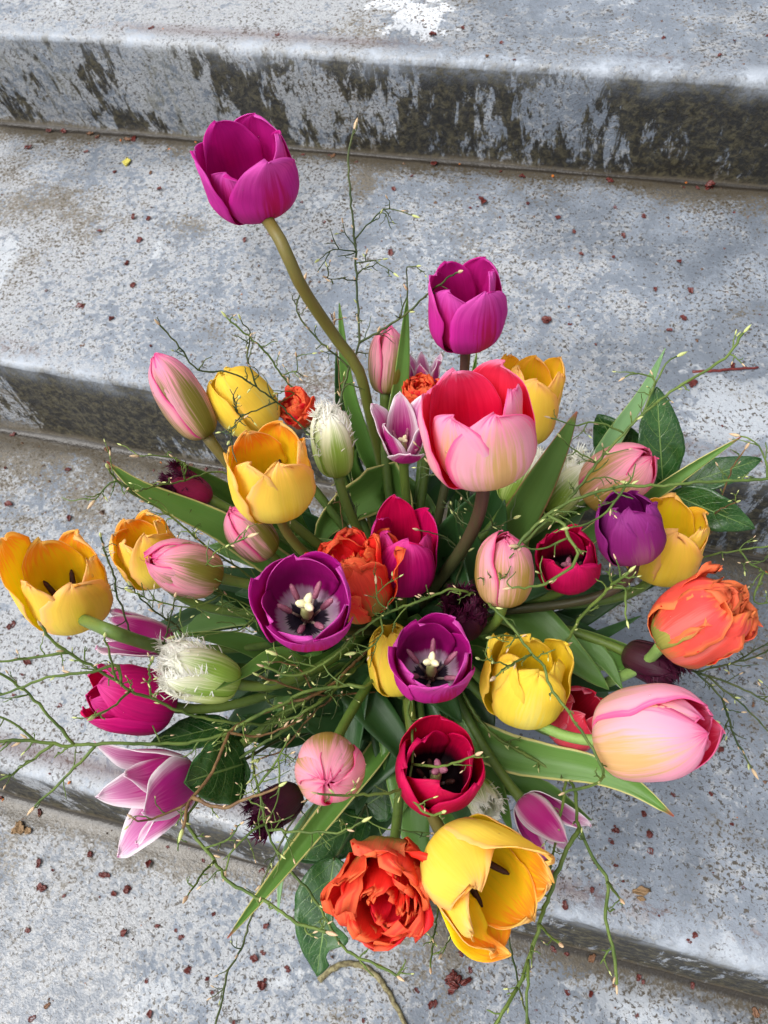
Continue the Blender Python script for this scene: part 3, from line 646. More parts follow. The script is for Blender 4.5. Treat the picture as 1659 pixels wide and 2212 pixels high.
G = None
TUL = [
 # id, label, mat, x, y, W, dia, H, ang, tilt, extra
 (1, 'tall purple tulip with long curved stem rising above the whole bouquet', 'purple', 540, 372, 208, .062, .054, 102, 34, dict(phi=28, rt=.96, stem='stem_olive', pts=[(606, 520, .50), (652, 620, .52), (722, 725, .56), (775, 800, .58), (800, 900, .61), (826, 1010, .64), (845, 1090, .67)], pscale=[1.0, 1.02, 1.0, 1.05, 1.0, .86], srad=.0042, opens=[0, 0, 0, 0, 3, 0])),
 (2, 'purple tulip on a short brown stem standing behind the large pink tulip', 'purple', 1005, 662, 176, .056, .060, 92, 34, dict(phi=32, stem='stem_brown', eye=(0, .28, .3), ruffle=.08)),
 (3, 'large pale pink tulip with a glowing red inside', 'pink', 1036, 928, 250, .070, .070, 96, 40, dict(phi=26, stem='stem_brown', ruffle=.04, eye=(0, .3, .4), srad=.0046, rt=.86)),
 (4, 'yellow tulip half hidden behind the large red-hearted pink tulip', 'yellow', 1136, 862, 158, .060, .074, 78, 30, dict(phi=10, rag=.08, rt=.86)),
 (5, 'narrow pink and green tulip bud pointing straight up behind a strap leaf', 'pink_green', 838, 778, 80, .034, .062, 85, 14, dict(kind='bud', phi=40)),
 (6, 'small white edged purple tulip above the small orange one, behind the large pink tulip', 'lily', 915, 812, 72, .040, .050, 92, 22, dict(kind='lily', rt=1.0, opens=[2, 4, 6, 3, 5, 2], wf=.7)),
 (7, 'small orange double tulip tucked against the large pink tulip', 'orange', 912, 862, 80, .044, .046, 100, 35, dict(kind='double', rag=.15)),
 (8, 'white edged magenta tulip with wide open petals beside the large pink tulip', 'lily', 872, 935, 104, .052, .066, 90, 42, dict(kind='lily', rt=1.05, opens=[22, 4, 2, 0, 6, 6], wf=.92, phi=14, eye=(0, .3, .42), pscale=[.72, 1, 1.05, 1.08, 1.05, 1])),
 (9, 'pink and green tulip bud leaning out beside the closed yellow tulip', 'pink_green', 393, 858, 102, .042, .082, 121, 8, dict(kind='bud', phi=20, stem='stem_olive', srad=.0040)),
 (10, 'closed pale yellow tulip beside the leaning pink and green bud', 'lemon', 527, 862, 138, .054, .068, 128, 22, dict(phi=50, rt=.36, ruffle=.06, rag=.03)),
 (11, 'open yellow tulip with orange inside, above a tilted pink bud', 'orange_yellow', 586, 1025, 192, .060, .062, 100, 42, dict(phi=24, rag=.10, eye=(1, .4, .5), ruffle=.08, stem='stem_olive', rt=.84)),
 (12, 'small orange double tulip behind the closed pale yellow tulip', 'orange', 643, 888, 74, .042, .042, 130, 40, dict(kind='double', rag=.15)),
 (13, 'cream fringed tulip bud standing between the yellow tulips and the long stem', 'white_green', 718, 958, 88, .040, .068, 100, 16, dict(kind='bud', rt=.30, phi=15, fringe=46, rag=.06)),
 (14, 'wine red fringed tulip lying on a yellow edged leaf', 'wine', 408, 1055, 62, .030, .050, 152, 12, dict(kind='bud', rt=.80, fringe=60, rag=.1, name='fringed_tulip')),
 (15, 'small pink bud tucked under the open yellow tulip', 'pink_green', 540, 1150, 98, .042, .060, 132, 26, dict(kind='bud', phi=30)),
 (16, 'yellow tulip with curled petals behind a resting pink bud', 'orange_yellow', 322, 1188, 148, .056, .060, 118, 34, dict(phi=10, rag=.12, ruffle=.14, rt=.8)),
 (17, 'plump pink and green bud resting before the curled yellow tulip', 'pink_green', 396, 1228, 126, .050, .066, 165, 24, dict(kind='bud', phi=10)),
 (18, 'open yellow tulip reaching farthest out over the step on a bent green stem', 'orange_yellow', 140, 1264, 192, .062, .064, 112, 40, dict(phi=8, rag=.11, eye=(1, .34, .5), ruffle=.10, rt=.86, pts=[(236, 1362, .475), (300, 1385, .51), (400, 1412, .55), (560, 1440, .61)], pscale=[.86, .95, 1.0, 1.0, 1.28, 1.0], opens=[0, 0, 0, 0, 4, 0], srad=.0042)),
 (19, 'open purple tulip with pale eye and cream stigma, beside the orange double tulip', 'purple_eye', 662, 1300, 214, .062, .046, 95, 69, dict(phi=8, rt=1.04, eye=(0, .52, .5), stem='stem_brown', wf=1.2, ruffle=.05)),
 (20, 'orange red double tulip between the open purple tulip and the magenta tulip', 'orange', 768, 1258, 158, .058, .064, 112, 40, dict(kind='double', rag=.16, phi=20)),
 (21, 'magenta tulip with one tall back petal behind the orange double tulip', 'magenta', 872, 1196, 152, .056, .066, 88, 36, dict(phi=14, pscale=[1, .94, 1, 1.2, 1.02, 1.0], rt=.84, ruffle=.08, rag=.05)),
 (22, 'pink and cream bud beside the black hearted crimson tulip and the dark fringed one', 'pink_cream', 1090, 1230, 126, .050, .064, 86, 24, dict(kind='bud', phi=40, rt=.16)),
 (23, 'crimson tulip with black heart between the pink bud and the violet tulip', 'crimson', 1226, 1206, 140, .056, .056, 96, 56, dict(phi=20, rt=.82, eye=(2, .38, .3), ruffle=.10, rag=.06)),
 (24, 'pink and cream bud behind the violet tulip and near the glossy leaves', 'pink_cream', 1336, 1030, 134, .054, .070, 34, 24, dict(kind='bud', phi=20, rt=.2)),
 (25, 'violet half closed tulip before the yellow tulip', 'violet', 1360, 1136, 152, .052, .056, 100, 38, dict(phi=18, rt=.62, ruffle=.12, rag=.05, stem='stem_brown')),
 (26, 'open yellow tulip behind the violet tulip', 'yellow', 1436, 1168, 176, .064, .066, 70, 38, dict(phi=12, rag=.12, ruffle=.08, rt=.9, eye=(1, .3, .4))),
 (27, 'salmon orange and green double tulip leaning outwards on a pale green stem', 'salmon', 1506, 1345, 180, .060, .070, 32, 20, dict(kind='double', rag=.12, stem='stem_light', layers=[(1.0, .92, 5, .45, 0), (.9, 1.0, 5, .5, 0), (.72, 1.06, 5, .45, 0), (.5, 1.05, 4, .4, 0)], outer2='olive', phi=-30, pts=[(1400, 1425, .57), (1340, 1462, .59), (1200, 1490, .64)], srad=.0040)),
 (28, 'largest pink tulip, almost closed, lying out over a broad strap leaf', 'pink', 1412, 1582, 210, .062, .074, 8, 22, dict(kind='bud', rt=.34, phi=30, ruffle=.05, stem='stem_light')),
 (29, 'yellow tulip with curled petals between an open purple and a coral tulip', 'lemon', 1136, 1468, 186, .060, .064, 72, 46, dict(phi=18, rag=.10, ruffle=.16, rt=.74, eye=(1, .35, .45), notch=.08, opens=[0, 0, 6, 0, 3, 0])),
 (30, 'coral red tulip wedged behind the curled yellow tulip and the largest pink one', 'coral', 1244, 1543, 140, .058, .056, 40, 50, dict(phi=10, rt=.62, ruffle=.12)),
 (31, 'closed yellow tulip hidden behind an open purple tulip', 'lemon', 852, 1418, 128, .050, .064, 100, 30, dict(phi=20, rt=.5, rag=.04)),
 (32, 'open purple tulip with pale eye and pink anthers, before the closed yellow tulip', 'purple_eye', 932, 1426, 180, .056, .047, 88, 67, dict(phi=30, rt=1.0, eye=(0, .55, .55), stem='stem_brown', wf=1.2)),
 (33, 'crimson tulip with wide petals and black heart, above the big drooping yellow tulip', 'crimson', 946, 1656, 184, .058, .050, 70, 66, dict(phi=70, rt=.84, eye=(2, .5, .3), opens=[4, 0, 10, 0, 8, 2], ruffle=.07, wf=1.22)),
 (34, 'rounded pink and cream bud facing upwards beside the wide crimson tulip', 'pink_cream', 710, 1660, 152, .048, .048, 262, 70, dict(kind='bud', rt=.10, phi=10, wf=1.18)),
 (35, 'big yellow tulip drooping open with one hanging petal and dark anthers', 'orange_yellow', 1030, 1880, 232, .070, .072, 314, 42, dict(phi=10, rag=.11, ruffle=.10, rt=.95, eye=(1, .30, .55), stem='stem_olive', pscale=[1.0, 1, .95, 1, 1.0, 1.40], opens=[0, 0, 2, 0, 2, 8], srad=.0044)),
 (36, 'orange double tulip nodding beside the big drooping yellow tulip', 'orange', 836, 1916, 196, .060, .054, 258, 56, dict(kind='double', rag=.16, phi=20, outer2='olive')),
 (37, 'white edged purple tulip under the twisted leaf beside the drooping yellow one', 'lily', 1176, 1780, 104, .048, .066, 312, 8, dict(kind='lily', rt=1.02, opens=[8, 4, 14, 6, 14, 4], wf=.8)),
 (38, 'cream fringed tulip peeping out between the wide crimson and drooping yellow tulips', 'white_green', 1040, 1722, 70, .038, .046, 300, 40, dict(kind='bud', rt=.6, fringe=46)),
 (39, 'dark maroon fringed tulip below the rounded pink bud', 'dark', 598, 1742, 82, .036, .052, 214, 14, dict(kind='bud', rt=.62, fringe=50, rag=.1, name='fringed_tulip')),
 (40, 'pointed white and magenta tulip with wide spread petals beside a heart-shaped leaf', 'lily', 334, 1706, 144, .056, .074, 204, 26, dict(kind='lily', rt=1.2, opens=[6, 2, 18, 10, 20, 4], wf=1.05, phi=-14)),
 (41, 'cream and green fringed tulip lying on its side beside the magenta tulip', 'white_green', 436, 1455, 108, .048, .074, 164, 16, dict(kind='bud', rt=.5, fringe=70, rag=.08, phi=20)),
 (42, 'magenta tulip lying on its side beside the cream and green fringed one', 'magenta', 284, 1508, 148, .052, .066, 168, 10, dict(kind='bud', rt=.56, phi=20, ruffle=.08, rag=.04)),
 (43, 'pale pink pointed tulip behind the bent stem of the far yellow tulip', 'lily', 300, 1372, 90, .046, .078, 164, 10, dict(kind='lily', rt=.8, opens=[4, 2, 6, 2, 6, 2], wf=.8, phi=20)),
 (44, 'dark maroon fringed tulip under the pale stem of the salmon orange tulip', 'dark', 1404, 1432, 80, .038, .056, 334, 10, dict(kind='bud', rt=.6, fringe=70, rag=.1, name='fringed_tulip')),
 (45, 'dark maroon fringed tulip in the middle, over the open purple tulip', 'dark', 1006, 1330, 92, .042, .048, 86, 52, dict(kind='bud', rt=.6, fringe=90, rag=.12, name='fringed_tulip')),
 (46, 'cream fringed tulip half hidden behind the large pink tulip and a red edged leaf', 'white_green', 1128, 1030, 84, .040, .064, 62, 20, dict(kind='bud', rt=.5, fringe=50)),
 (47, 'cream fringed tulip behind the red edged leaf beside a pink bud', 'white_green', 1228, 1050, 90, .042, .066, 52, 20, dict(kind='bud', rt=.42, fringe=46)),
]
for row in TUL:
    make_tulip(*row[:10], **row[10])

# ------------------------------------------------------------------ leaves
def blade(name, parent, off, pts, width, mat, roll=0.0, fold=.25, tipn=1.0, shape='strap', seed=0, n=26, nu=9, wave=.04, twist=0.0, thick=.0006, bite=None):
    """a leaf along 3-D points (base first). roll: degrees about its own length, 0 = face to the viewer"""
    Pc = catmull(np.array(pts), n); T = np.gradient(Pc, axis=0); T /= np.linalg.norm(T, axis=1, keepdims=True)
    s = np.linspace(0, 1, n)
    if shape == 'strap': wv = (np.minimum(1, .35+s*2.4))*np.maximum(1-np.clip((s-.45)/.55, 0, 1)**1.7, 0)**.8
    elif shape == 'oval': wv = np.sin(math.pi*np.clip(s, 0, 1)**.82)**.72*(1-.15*s)
    else: wv = np.sin(math.pi*np.clip(s, 0, 1)**.62)**.62
    wv = np.maximum(wv, .015)
    u = np.linspace(-1, 1, nu); P = np.zeros((n, nu, 3))
    for k in range(n):
        v = unit(Pc[k]-CAM); nr = -v-T[k]*(-v@T[k])
        nr = unit(nr) if np.linalg.norm(nr) > .02 else unit(AU)
        a = R(roll+twist*s[k]); sd = np.cross(T[k], nr); nn = nr*math.cos(a)+sd*math.sin(a); sd = np.cross(T[k], nn)
        w_ = width/2*wv[k]
        wl = w_*(1+wave*.6*wob(np.array(s[k]*1.0), seed+1, 3, 3.0)); wr = w_*(1+wave*.6*wob(np.array(s[k]*1.0), seed+2, 3, 3.0))
        if bite is not None and shape != 'strap':
            for (bs, bw, bside, bd) in bite:
                f = math.exp(-((s[k]-bs)/bw)**4)*bd
                if bside > 0: wr *= 1-f
                else: wl *= 1-f
        a_ = np.where(u < 0, u*wl, u*wr)
        h = fold*w_*np.abs(u)**1.4+wave*width*wob(np.full_like(u, s[k]*1.3)+u*.3, seed, 2, 1.5)*np.abs(u)
        P[k] = Pc[k]+a_[:, None]*sd+h[:, None]*nn
    V, F, uv, mi = shell(P, thick, ((u+1)/2)[None, :]+np.zeros((n, nu)), s[:, None]+np.zeros((n, nu)))
    return mesh_obj(name, V, F, mat, parent, off, uv, rim=2*(n+nu)-4)
def strap(fl, pts, wpx, mat, t0, t1, roll=0, fold=.25, twist=0.0, mouth=True, seed=0, wave=.04):
    """leaf of tulip fl: picture points base..tip, depth t0..t1; its foot runs down to the stem at the vase mouth"""
    root, bt, base, ax, m = NT[fl]
    n = len(pts); P = [px(a, b, t0+(t1-t0)*k/(n-1)) for k, (a, b) in enumerate(pts)]
    if mouth: P = [m+np.array([0, 0, .004])]+P
    return blade('leaf', root, bt, P, wpx*(.5*(t0+t1))/FP, M[mat], roll, fold, seed=seed+fl*7, twist=twist, wave=wave)
strap(1, [(846, 1075), (848, 960), (868, 800), (880, 640)], 46, 'leaf', .66, .56, roll=12, fold=.3)
strap(1, [(838, 1085), (790, 960), (752, 830), (733, 655)], 40, 'leaf', .67, .58, roll=-20, fold=.4)
strap(5, [(800, 1090), (756, 1000), (738, 880), (726, 760)], 46, 'leaf_dark', .69, .62, roll=15)
strap(13, [(838, 1050), (800, 1062), (735, 1100), (695, 1150), (700, 1200)], 110, 'leaf_yedge', .64, .62, roll=-20, fold=.4)
strap(13, [(800, 1080), (775, 1040), (765, 1000), (770, 970)], 40, 'leaf', .66, .62, roll=10)
strap(14, [(640, 1240), (560, 1190), (480, 1135), (380, 1090), (300, 1050), (231, 997)], 72, 'leaf_yedge', .62, .52, roll=-12, fold=.35)
strap(14, [(600, 1180), (520, 1100), (450, 1045), (386, 1000)], 78, 'leaf', .64, .56, roll=10)
strap(15, [(640, 1260), (520, 1150), (470, 1110), (450, 1080)], 50, 'leaf_blue', .65, .58, roll=10)
strap(46, [(1080, 1230), (1105, 1150), (1150, 1070), (1200, 980), (1246, 890)], 84, 'leaf_redge', .64, .54, roll=8, fold=.3)
strap(24, [(1180, 1180), (1270, 1040), (1330, 940), (1390, 850), (1437, 752)], 52, 'leaf_blue', .66, .58, roll=-8, fold=.25)
strap(24, [(1200, 1200), (1330, 1110), (1400, 1070), (1500, 1005), (1602, 943)], 46, 'leaf_yedge', .66, .58, roll=30, fold=.5)
strap(28, [(990, 1560), (1080, 1618), (1180, 1642), (1280, 1660), (1370, 1698), (1456, 1763)], 84, 'leaf_yedge', .60, .52, roll=-10, fold=.35, twist=30)
strap(35, [(960, 1560), (1035, 1630), (1075, 1710), (1106, 1800)], 66, 'leaf', .62, .55, roll=18, fold=.25)
strap(37, [(1000, 1600), (1090, 1685), (1180, 1706), (1278, 1772)], 58, 'leaf', .62, .56, roll=-20, fold=.4, twist=40)
strap(36, [(860, 1540), (820, 1620), (740, 1720), (650, 1830), (570, 1930), (491, 2027)], 50, 'leaf_yedge', .62, .50, roll=8, fold=.75)
strap(36, [(840, 1560), (740, 1700), (660, 1780), (614, 1860), (600, 1975)], 40, 'leaf_blue', .66, .58, roll=20, fold=.3)
strap(39, [(860, 1560), (830, 1660), (790, 1760), (700, 1830), (610, 1850)], 130, 'leaf_dark', .68, .62, roll=-8, fold=.2)
strap(41, [(720, 1490), (620, 1430), (520, 1385), (400, 1368)], 64, 'leaf', .63, .56, roll=-15, fold=.35)
strap(41, [(680, 1440), (600, 1415), (525, 1456), (466, 1490)], 44, 'leaf', .58, .50, roll=25, fold=.3)
strap(42, [(740, 1530), (620, 1590), (540, 1585), (500, 1600)], 62, 'leaf_dark', .66, .60, roll=0)
strap(30, [(1130, 1480), (1230, 1390), (1300, 1420), (1345, 1490)], 78, 'leaf', .62, .58, roll=-10, fold=.2)
strap(27, [(1000, 1430), (1120, 1370), (1230, 1340), (1330, 1290), (1420, 1262)], 64, 'leaf_dark', .67, .62, roll=10)
strap(26, [(1000, 1420), (1090, 1350), (1180, 1300), (1290, 1235)], 72, 'leaf_dark', .67, .62, roll=-10)
strap(23, [(960, 1300), (1010, 1180), (1060, 1110), (1095, 1010)], 76, 'leaf_dark', .68, .62, roll=10)
strap(21, [(960, 1260), (985, 1150), (1000, 1080), (1000, 1010)], 60, 'leaf_dark', .69, .64, roll=-10)
strap(32, [(960, 1480), (1010, 1490), (1050, 1540), (1060, 1600)], 66, 'leaf_dark', .62, .60, roll=0)
strap(33, [(890, 1620), (880, 1720), (890, 1800), (900, 1850)], 56, 'leaf_dark', .66, .60, roll=5)
strap(33, [(920, 1600), (960, 1730), (980, 1790), (990, 1840)], 60, 'leaf', .66, .60, roll=25)
strap(44, [(1060, 1440), (1200, 1420), (1300, 1370), (1385, 1330)], 46, 'leaf_dark', .66, .61, roll=20)
strap(19, [(800, 1440), (700, 1480), (600, 1480), (500, 1520)], 56, 'leaf_dark', .66, .60, roll=-20)
strap(17, [(720, 1420), (600, 1350), (520, 1300), (440, 1270)], 50, 'leaf_dark', .66, .60, roll=10)
strap(43, [(740, 1500), (620, 1505), (500, 1500), (420, 1510)], 44, 'leaf_dark', .67, .61, roll=20)
strap(11, [(740, 1300), (690, 1220), (650, 1150), (640, 1090)], 56, 'leaf', .67, .62, roll=15)
strap(10, [(700, 1200), (640, 1080), (610, 1000), (600, 940)], 44, 'leaf_dark', .68, .64, roll=-10)
strap(2, [(960, 1200), (990, 1050), (1000, 940), (1030, 760)], 34, 'leaf', .70, .63, roll=20)
strap(20, [(830, 1420), (780, 1380), (740, 1380), (690, 1400)], 60, 'leaf_dark', .66, .63)
strap(34, [(820, 1560), (760, 1600), (700, 1640), (640, 1690)], 76, 'leaf_dark', .66, .60, roll=-10)
strap(47, [(1080, 1250), (1130, 1180), (1220, 1110), (1290, 1090)], 60, 'leaf', .67, .61, roll=5)
strap(31, [(840, 1500), (800, 1480), (780, 1440), (770, 1400)], 60, 'leaf_dark', .66, .62)
strap(45, [(960, 1400), (1030, 1360), (1080, 1340), (1140, 1370)], 66, 'leaf_dark', .66, .62)

strap(41, [(800, 1500), (700, 1535), (600, 1560), (520, 1545)], 84, 'leaf_dark', .62, .57, roll=-8)
strap(34, [(860, 1510), (790, 1555), (710, 1575), (640, 1545)], 90, 'leaf_dark', .62, .58, roll=12)
strap(19, [(820, 1470), (740, 1452), (660, 1475), (580, 1500)], 74, 'leaf_dark', .61, .57, roll=-15)
strap(43, [(780, 1470), (680, 1440), (600, 1380), (530, 1340)], 70, 'leaf_dark', .62, .58, roll=10)
strap(33, [(900, 1560), (830, 1600), (790, 1680), (770, 1760)], 90, 'leaf_dark', .62, .58, roll=-12)
strap(3, [(1000, 1340), (1022, 1240), (1005, 1150), (985, 1080)], 70, 'leaf_dark', .63, .57, roll=10)
strap(22, [(1010, 1330), (1050, 1250), (1075, 1160), (1090, 1080)], 64, 'leaf_dark', .64, .58, roll=-12)
# the petal of the drooping yellow tulip that hangs loose
root, bt = NT[35][:2]
blade('petal', root, bt, [px(968, 1905, .490), px(992, 1970, .476), px(1030, 2040, .468), px(1104, 2064, .462)], .026, M['orange_yellow'][1], -18, .35, shape='oval', seed=5, wave=.08)
# each tulip keeps one stem leaf, deep inside the bunch
for fl, (root, bt, base, ax, m) in NT.items():
    if fl in (1, 2, 5, 9, 10, 12, 13): continue
    g = np.random.default_rng(3000+fl)
    for q in range(2 if fl in (3, 11, 18, 19, 20, 21, 25, 27, 29, 32, 33, 35, 36, 28, 41, 42, 23, 22, 34) else 1):
        d = base-m; L = np.linalg.norm(d); out = unit(np.array([d[0], d[1], 0])+g.normal(0, .05, 3)); sidew = np.cross(out, [0, 0, 1.0])
        e = m+d*g.uniform(.55, .80)+sidew*g.normal(0, .030)-unit(CAM-base)*.035+out*.012
        mid = m+d*.36+sidew*g.normal(0, .015)-unit(CAM-base)*.018+np.array([0, 0, .015])
        blade('leaf', root, bt, [m+np.array([0, 0, .003]), mid, e, e+unit(e-mid)*.03-np.array([0, 0, g.uniform(0, .02)])], g.uniform(.022, .036), M['leaf_dark' if g.random() < .75 else 'leaf'], g.uniform(-35, 35), g.uniform(.15, .4), seed=fl*3+q, n=20, nu=7)

# ------------------------------------------------------------------ leafy sprigs with broad glossy leaves
def sprig(label, stem_pts, leaves, mat, rad=.0016):
    P = [px(*p) for p in stem_pts]; m, bt = mouth_for(P[0], int(stem_pts[0][0]))
    root = thing('leafy_sprig', bt, label, 'foliage', None)
    SP = catmull(np.array([bt, m]+P), 40); V, F, uv = tube(SP, np.linspace(rad*1.3, rad*.7, 40), 7); mesh_obj('stem', V, F, M['twig_dark'], root, bt, uv)
    for k, lf in enumerate(leaves):
        b0, tip, wpx, t0, t1, bow, roll = lf[:7]
        A, B = px(b0[0], b0[1], t0), px(tip[0], tip[1], t1); mid = (A+B)/2+unit(CAM-(A+B)/2)*bow
        # petiole to the nearest point of the stem
        q = SP[np.argmin(np.linalg.norm(SP-A, axis=1))]
        lo = blade('leaf', root, bt, [A, mid, B], wpx*(t0+t1)/2/FP, M[mat], roll, .12, shape=lf[7] if len(lf) > 7 else 'oval', seed=k*5+int(b0[0]), n=30, nu=13, wave=.05, bite=lf[8] if len(lf) > 8 else None)
        V, F, uv = tube(catmull([q, (q+A)/2+np.array([0, 0, .003]), A+(B-A)*.03], 8), .0009, 6); mesh_obj('petiole', V, F, M['twig_dark'], lo, bt, uv)
sprig('leafy sprig with four glossy dark leaves behind the pink bud and yellow tulip', [(1180, 1230, .68), (1330, 1090, .64), (1420, 1050, .62), (1450, 1040, .62)],
      [((1432, 1050), (1418, 836), 104, .62, .60, .004, 12), ((1380, 1030), (1290, 896), 118, .65, .63, .003, -10), ((1470, 1048), (1645, 992), 72, .63, .61, .004, -15), ((1450, 1066), (1630, 1142), 92, .62, .60, .004, 15)], 'broad')
sprig('leafy sprig with heart-shaped dark leaf beside the spread white and magenta tulip', [(700, 1560, .64), (600, 1600, .60), (530, 1640, .57), (500, 1650, .56)],
      [((528, 1650), (398, 1690), 150, .545, .50, .004, -6, 'round'), ((500, 1565), (325, 1606), 84, .57, .55, .003, 25), ((532, 1690), (515, 1625), 32, .56, .55, .001, 0)], 'broad')
sprig('leafy sprig with insect bitten leaves hanging under the orange double tulip', [(840, 1640, .66), (790, 1740, .62), (740, 1830, .60), (722, 1858, .59)],
      [((722, 1850), (684, 2108), 150, .59, .57, .004, 10, 'oval', [(.46, .13, -1, .72), (.80, .08, -1, .6)]), ((800, 1770), (640, 1850), 100, .62, .60, .004, 0), ((790, 1740), (868, 1690), 100, .62, .62, .002, 0, 'round')], 'broad')

# ------------------------------------------------------------------ twigs
def bud_mesh():
    prof = ((0, .35), (.2, .85), (.45, 1), (.75, .65), (1, .08))
    return blob(np.zeros(3), np.array([0, 0, 1.0]), 1.25, .19, 7, prof)
_bv, _bf, _ = bud_mesh()
BUDM = {}
def add_bud(p, d, L, root, off, g):
    k = 'bud' if g.random() < .55 else 'bud_green'
    if k not in BUDM:
        me = bpy.data.meshes.new('bud'); me.from_pydata(_bv.tolist(), [], _bf); me.materials.append(M[k]); me.polygons.foreach_set('use_smooth', np.ones(len(me.polygons), bool)); BUDM[k] = me
    o = bpy.data.objects.new('bud', BUDM[k]); COL.objects.link(o); o.parent = root
    o.location = Vector(np.asarray(p)-off); o.rotation_mode = 'QUATERNION'; o.rotation_quaternion = Vector(unit(d)).to_track_quat('Z', 'Y'); o.scale = (L, L, L)
def rough_tube(P, r0, r1, g, k=7, jit=.00035):
    L = np.sum(np.linalg.norm(np.diff(P, axis=0), axis=1)); n = max(8, int(L/.004)); Q = catmull(P, n)
    Q[1:-1] += g.normal(0, jit, (n-2, 3))
    s = np.linspace(0, 1, n); rad = (r0+(r1-r0)*s)*(1+.22*np.maximum(0, wob(s*L*40, int(g.integers(1e6)), 3)))
    return Q, *tube(Q, rad, k)
def shoot(root, off, p0, d, L, r, mat, g, depth=0):
    """a crooked side shoot that may fork once and ends in a bud"""
    P = [p0]; q = p0.copy(); dd = unit(d); n = max(3, int(L/.009)); bend = g.normal(0, .26, 3)
    for k in range(n):
        dd = unit(dd+bend*.8+g.normal(0, .26, 3)*(1 if k % 2 else -1)+np.array([0, 0, .06])); q = q+dd*L/n; P.append(q.copy())
    Q, V, F, uv = rough_tube(np.array(P), r, r*.55, g, 6, .0002)
    mesh_obj('side_shoot', V, F, M[mat], root, off, uv)
    if g.random() < .4: add_bud(Q[-1], dd, g.uniform(.0018, .0036), root, off, g)
    if depth < 1:
        for k in range(1, n):
            if g.random() < .5: shoot(root, off, P[k], unit(np.cross(dd, g.normal(0, 1, 3))+dd*.6), L*g.uniform(.25, .5), r*.7, mat, g, depth+1)
TWN = 0
def twig(label, mains, mat='twig', r=4.0, dens=1.0, sl=52, to_mouth=True, side_mat=None):
    """mains: list of (points base..tip, t0, t1, radius scale); the first is the leader and runs down into the vase"""
    global TWN; TWN += 1; g = np.random.default_rng(500+TWN)
    p0 = px(*mains[0][0][0][:2], mains[0][1]); m, bt = mouth_for(p0, 77+TWN)
    root = thing('budding_twig', bt, label, 'twig', None)
    lead = None
    for k, (pts, t0, t1, rs) in enumerate(mains):
        n = len(pts); P = [px(q[0], q[1], q[2] if len(q) > 2 else t0+(t1-t0)*j/(n-1)) for j, q in enumerate(pts)]
        nb = len(P)
        if k == 0: P = [bt, m]+P
        elif lead is not None:
            u0 = unit(P[0]-CAM); rel = lead-CAM; dd_ = np.linalg.norm(rel/np.linalg.norm(rel, axis=1, keepdims=True)-u0, axis=1)
            j = int(np.argmin(dd_+.15*np.abs(rel@AF-t0))); dt = rel[j]@AF-t0
            P = [px(q[0], q[1], t0+(t1-t0)*i_/(n-1)+dt*(1-i_/(n-1))) for i_, q in enumerate(pts)]; P[0] = lead[j]
        rad = min(r, 9.5)*rs*.50/FP/2*.86
        Q, V, F, uv = rough_tube(np.array(P), rad*.95 if k == 0 else rad*1.0, rad*.6, g)
        if k == 0: lead = Q.copy()
        else: lead = np.vstack([lead, Q])
        mesh_obj('branch', V, F, M[mat], root, bt, uv)
        Tn = np.gradient(Q, axis=0)
        # side shoots and buds only where the twig stands clear of the vase
        ok = [j for j in range(len(Q)) if np.linalg.norm(Q[j]-MOUTH) > .10]
        if not ok: continue
        L = len(ok)*.004
        for _ in range(int(L/.030*(dens*2.6+1.1))+1):
            j = int(g.choice(ok)); T = unit(Tn[j]); sd = unit(np.cross(T, g.normal(0, 1, 3)))
            shoot(root, bt, Q[j], unit(sd+T*.7), sl*.55/FP*g.uniform(.4, 2.0), max(rad*.42, .00045), side_mat or mat, g)
        for _ in range(int(L/.042)):
            j = int(g.choice(ok)); T = unit(Tn[j]); sd = unit(np.cross(T, g.normal(0, 1, 3)))
            add_bud(Q[j]+sd*rad*.6, unit(sd*.6+T), g.uniform(.0024, .0048), root, bt, g)
        add_bud(Q[-1], Tn[-1], g.uniform(.004, .007), root, bt, g)
twig('tall upright twig rising between the tall purple tulip and the strap leaves', [
    ([(800, 1230), (779, 1168), (760, 1085), (714, 996), (727, 900), (752, 800), (775, 741), (772, 651), (768, 540), (757, 420), (752, 340), (765, 280)], .60, .56, 1.2),
    ([(775, 741), (860, 690), (920, 640), (960, 606), (990, 588)], .56, .50, .9), ([(752, 790), (685, 730), (646, 683), (643, 651), (655, 610)], .57, .55, .8),
    ([(770, 520), (800, 480), (835, 450), (890, 465)], .56, .55, .6), ([(770, 605), (735, 602), (706, 600)], .56, .55, .5), ([(770, 545), (720, 540), (690, 560)], .56, .55, .5),
    ([(860, 690), (880, 620), (878, 580), (900, 575)], .54, .53, .6), ([(768, 570), (810, 565), (850, 590)], .56, .55, .5)], 'twig_dark', 8, .35, 30)
twig('reddish bare twig beside the cream fringed bud', [([(770, 1240), (736, 1100), (738, 980), (736, 860), (728, 760), (722, 690)], .62, .57, .8)], 'twig_brown', 6, .2, 24)
twig('green twig crossing in front of the closed pale yellow tulip', [
    ([(760, 1130), (720, 1000), (660, 930), (610, 880), (560, 840), (500, 806), (430, 800), (385, 745), (345, 702)], .60, .48, 1.0),
    ([(555, 838), (535, 770), (540, 720), (520, 690)], .50, .50, .7), ([(600, 870), (521, 899), (507, 917), (496, 953)], .50, .48, .6), ([(521, 899), (508, 880), (516, 860)], .48, .48, .5)], 'twig_dark', 7, .3, 30)
twig('green twig leaning over the small orange tulip beside the pale yellow one', [([(790, 1130), (730, 960), (680, 885), (657, 863), (607, 809), (578, 766), (542, 730), (490, 686)], .64, .56, 1.1),
    ([(607, 809), (640, 800), (640, 770)], .57, .57, .5), ([(657, 863), (620, 845), (600, 850)], .58, .58, .5)], 'twig', 8, .3, 26)
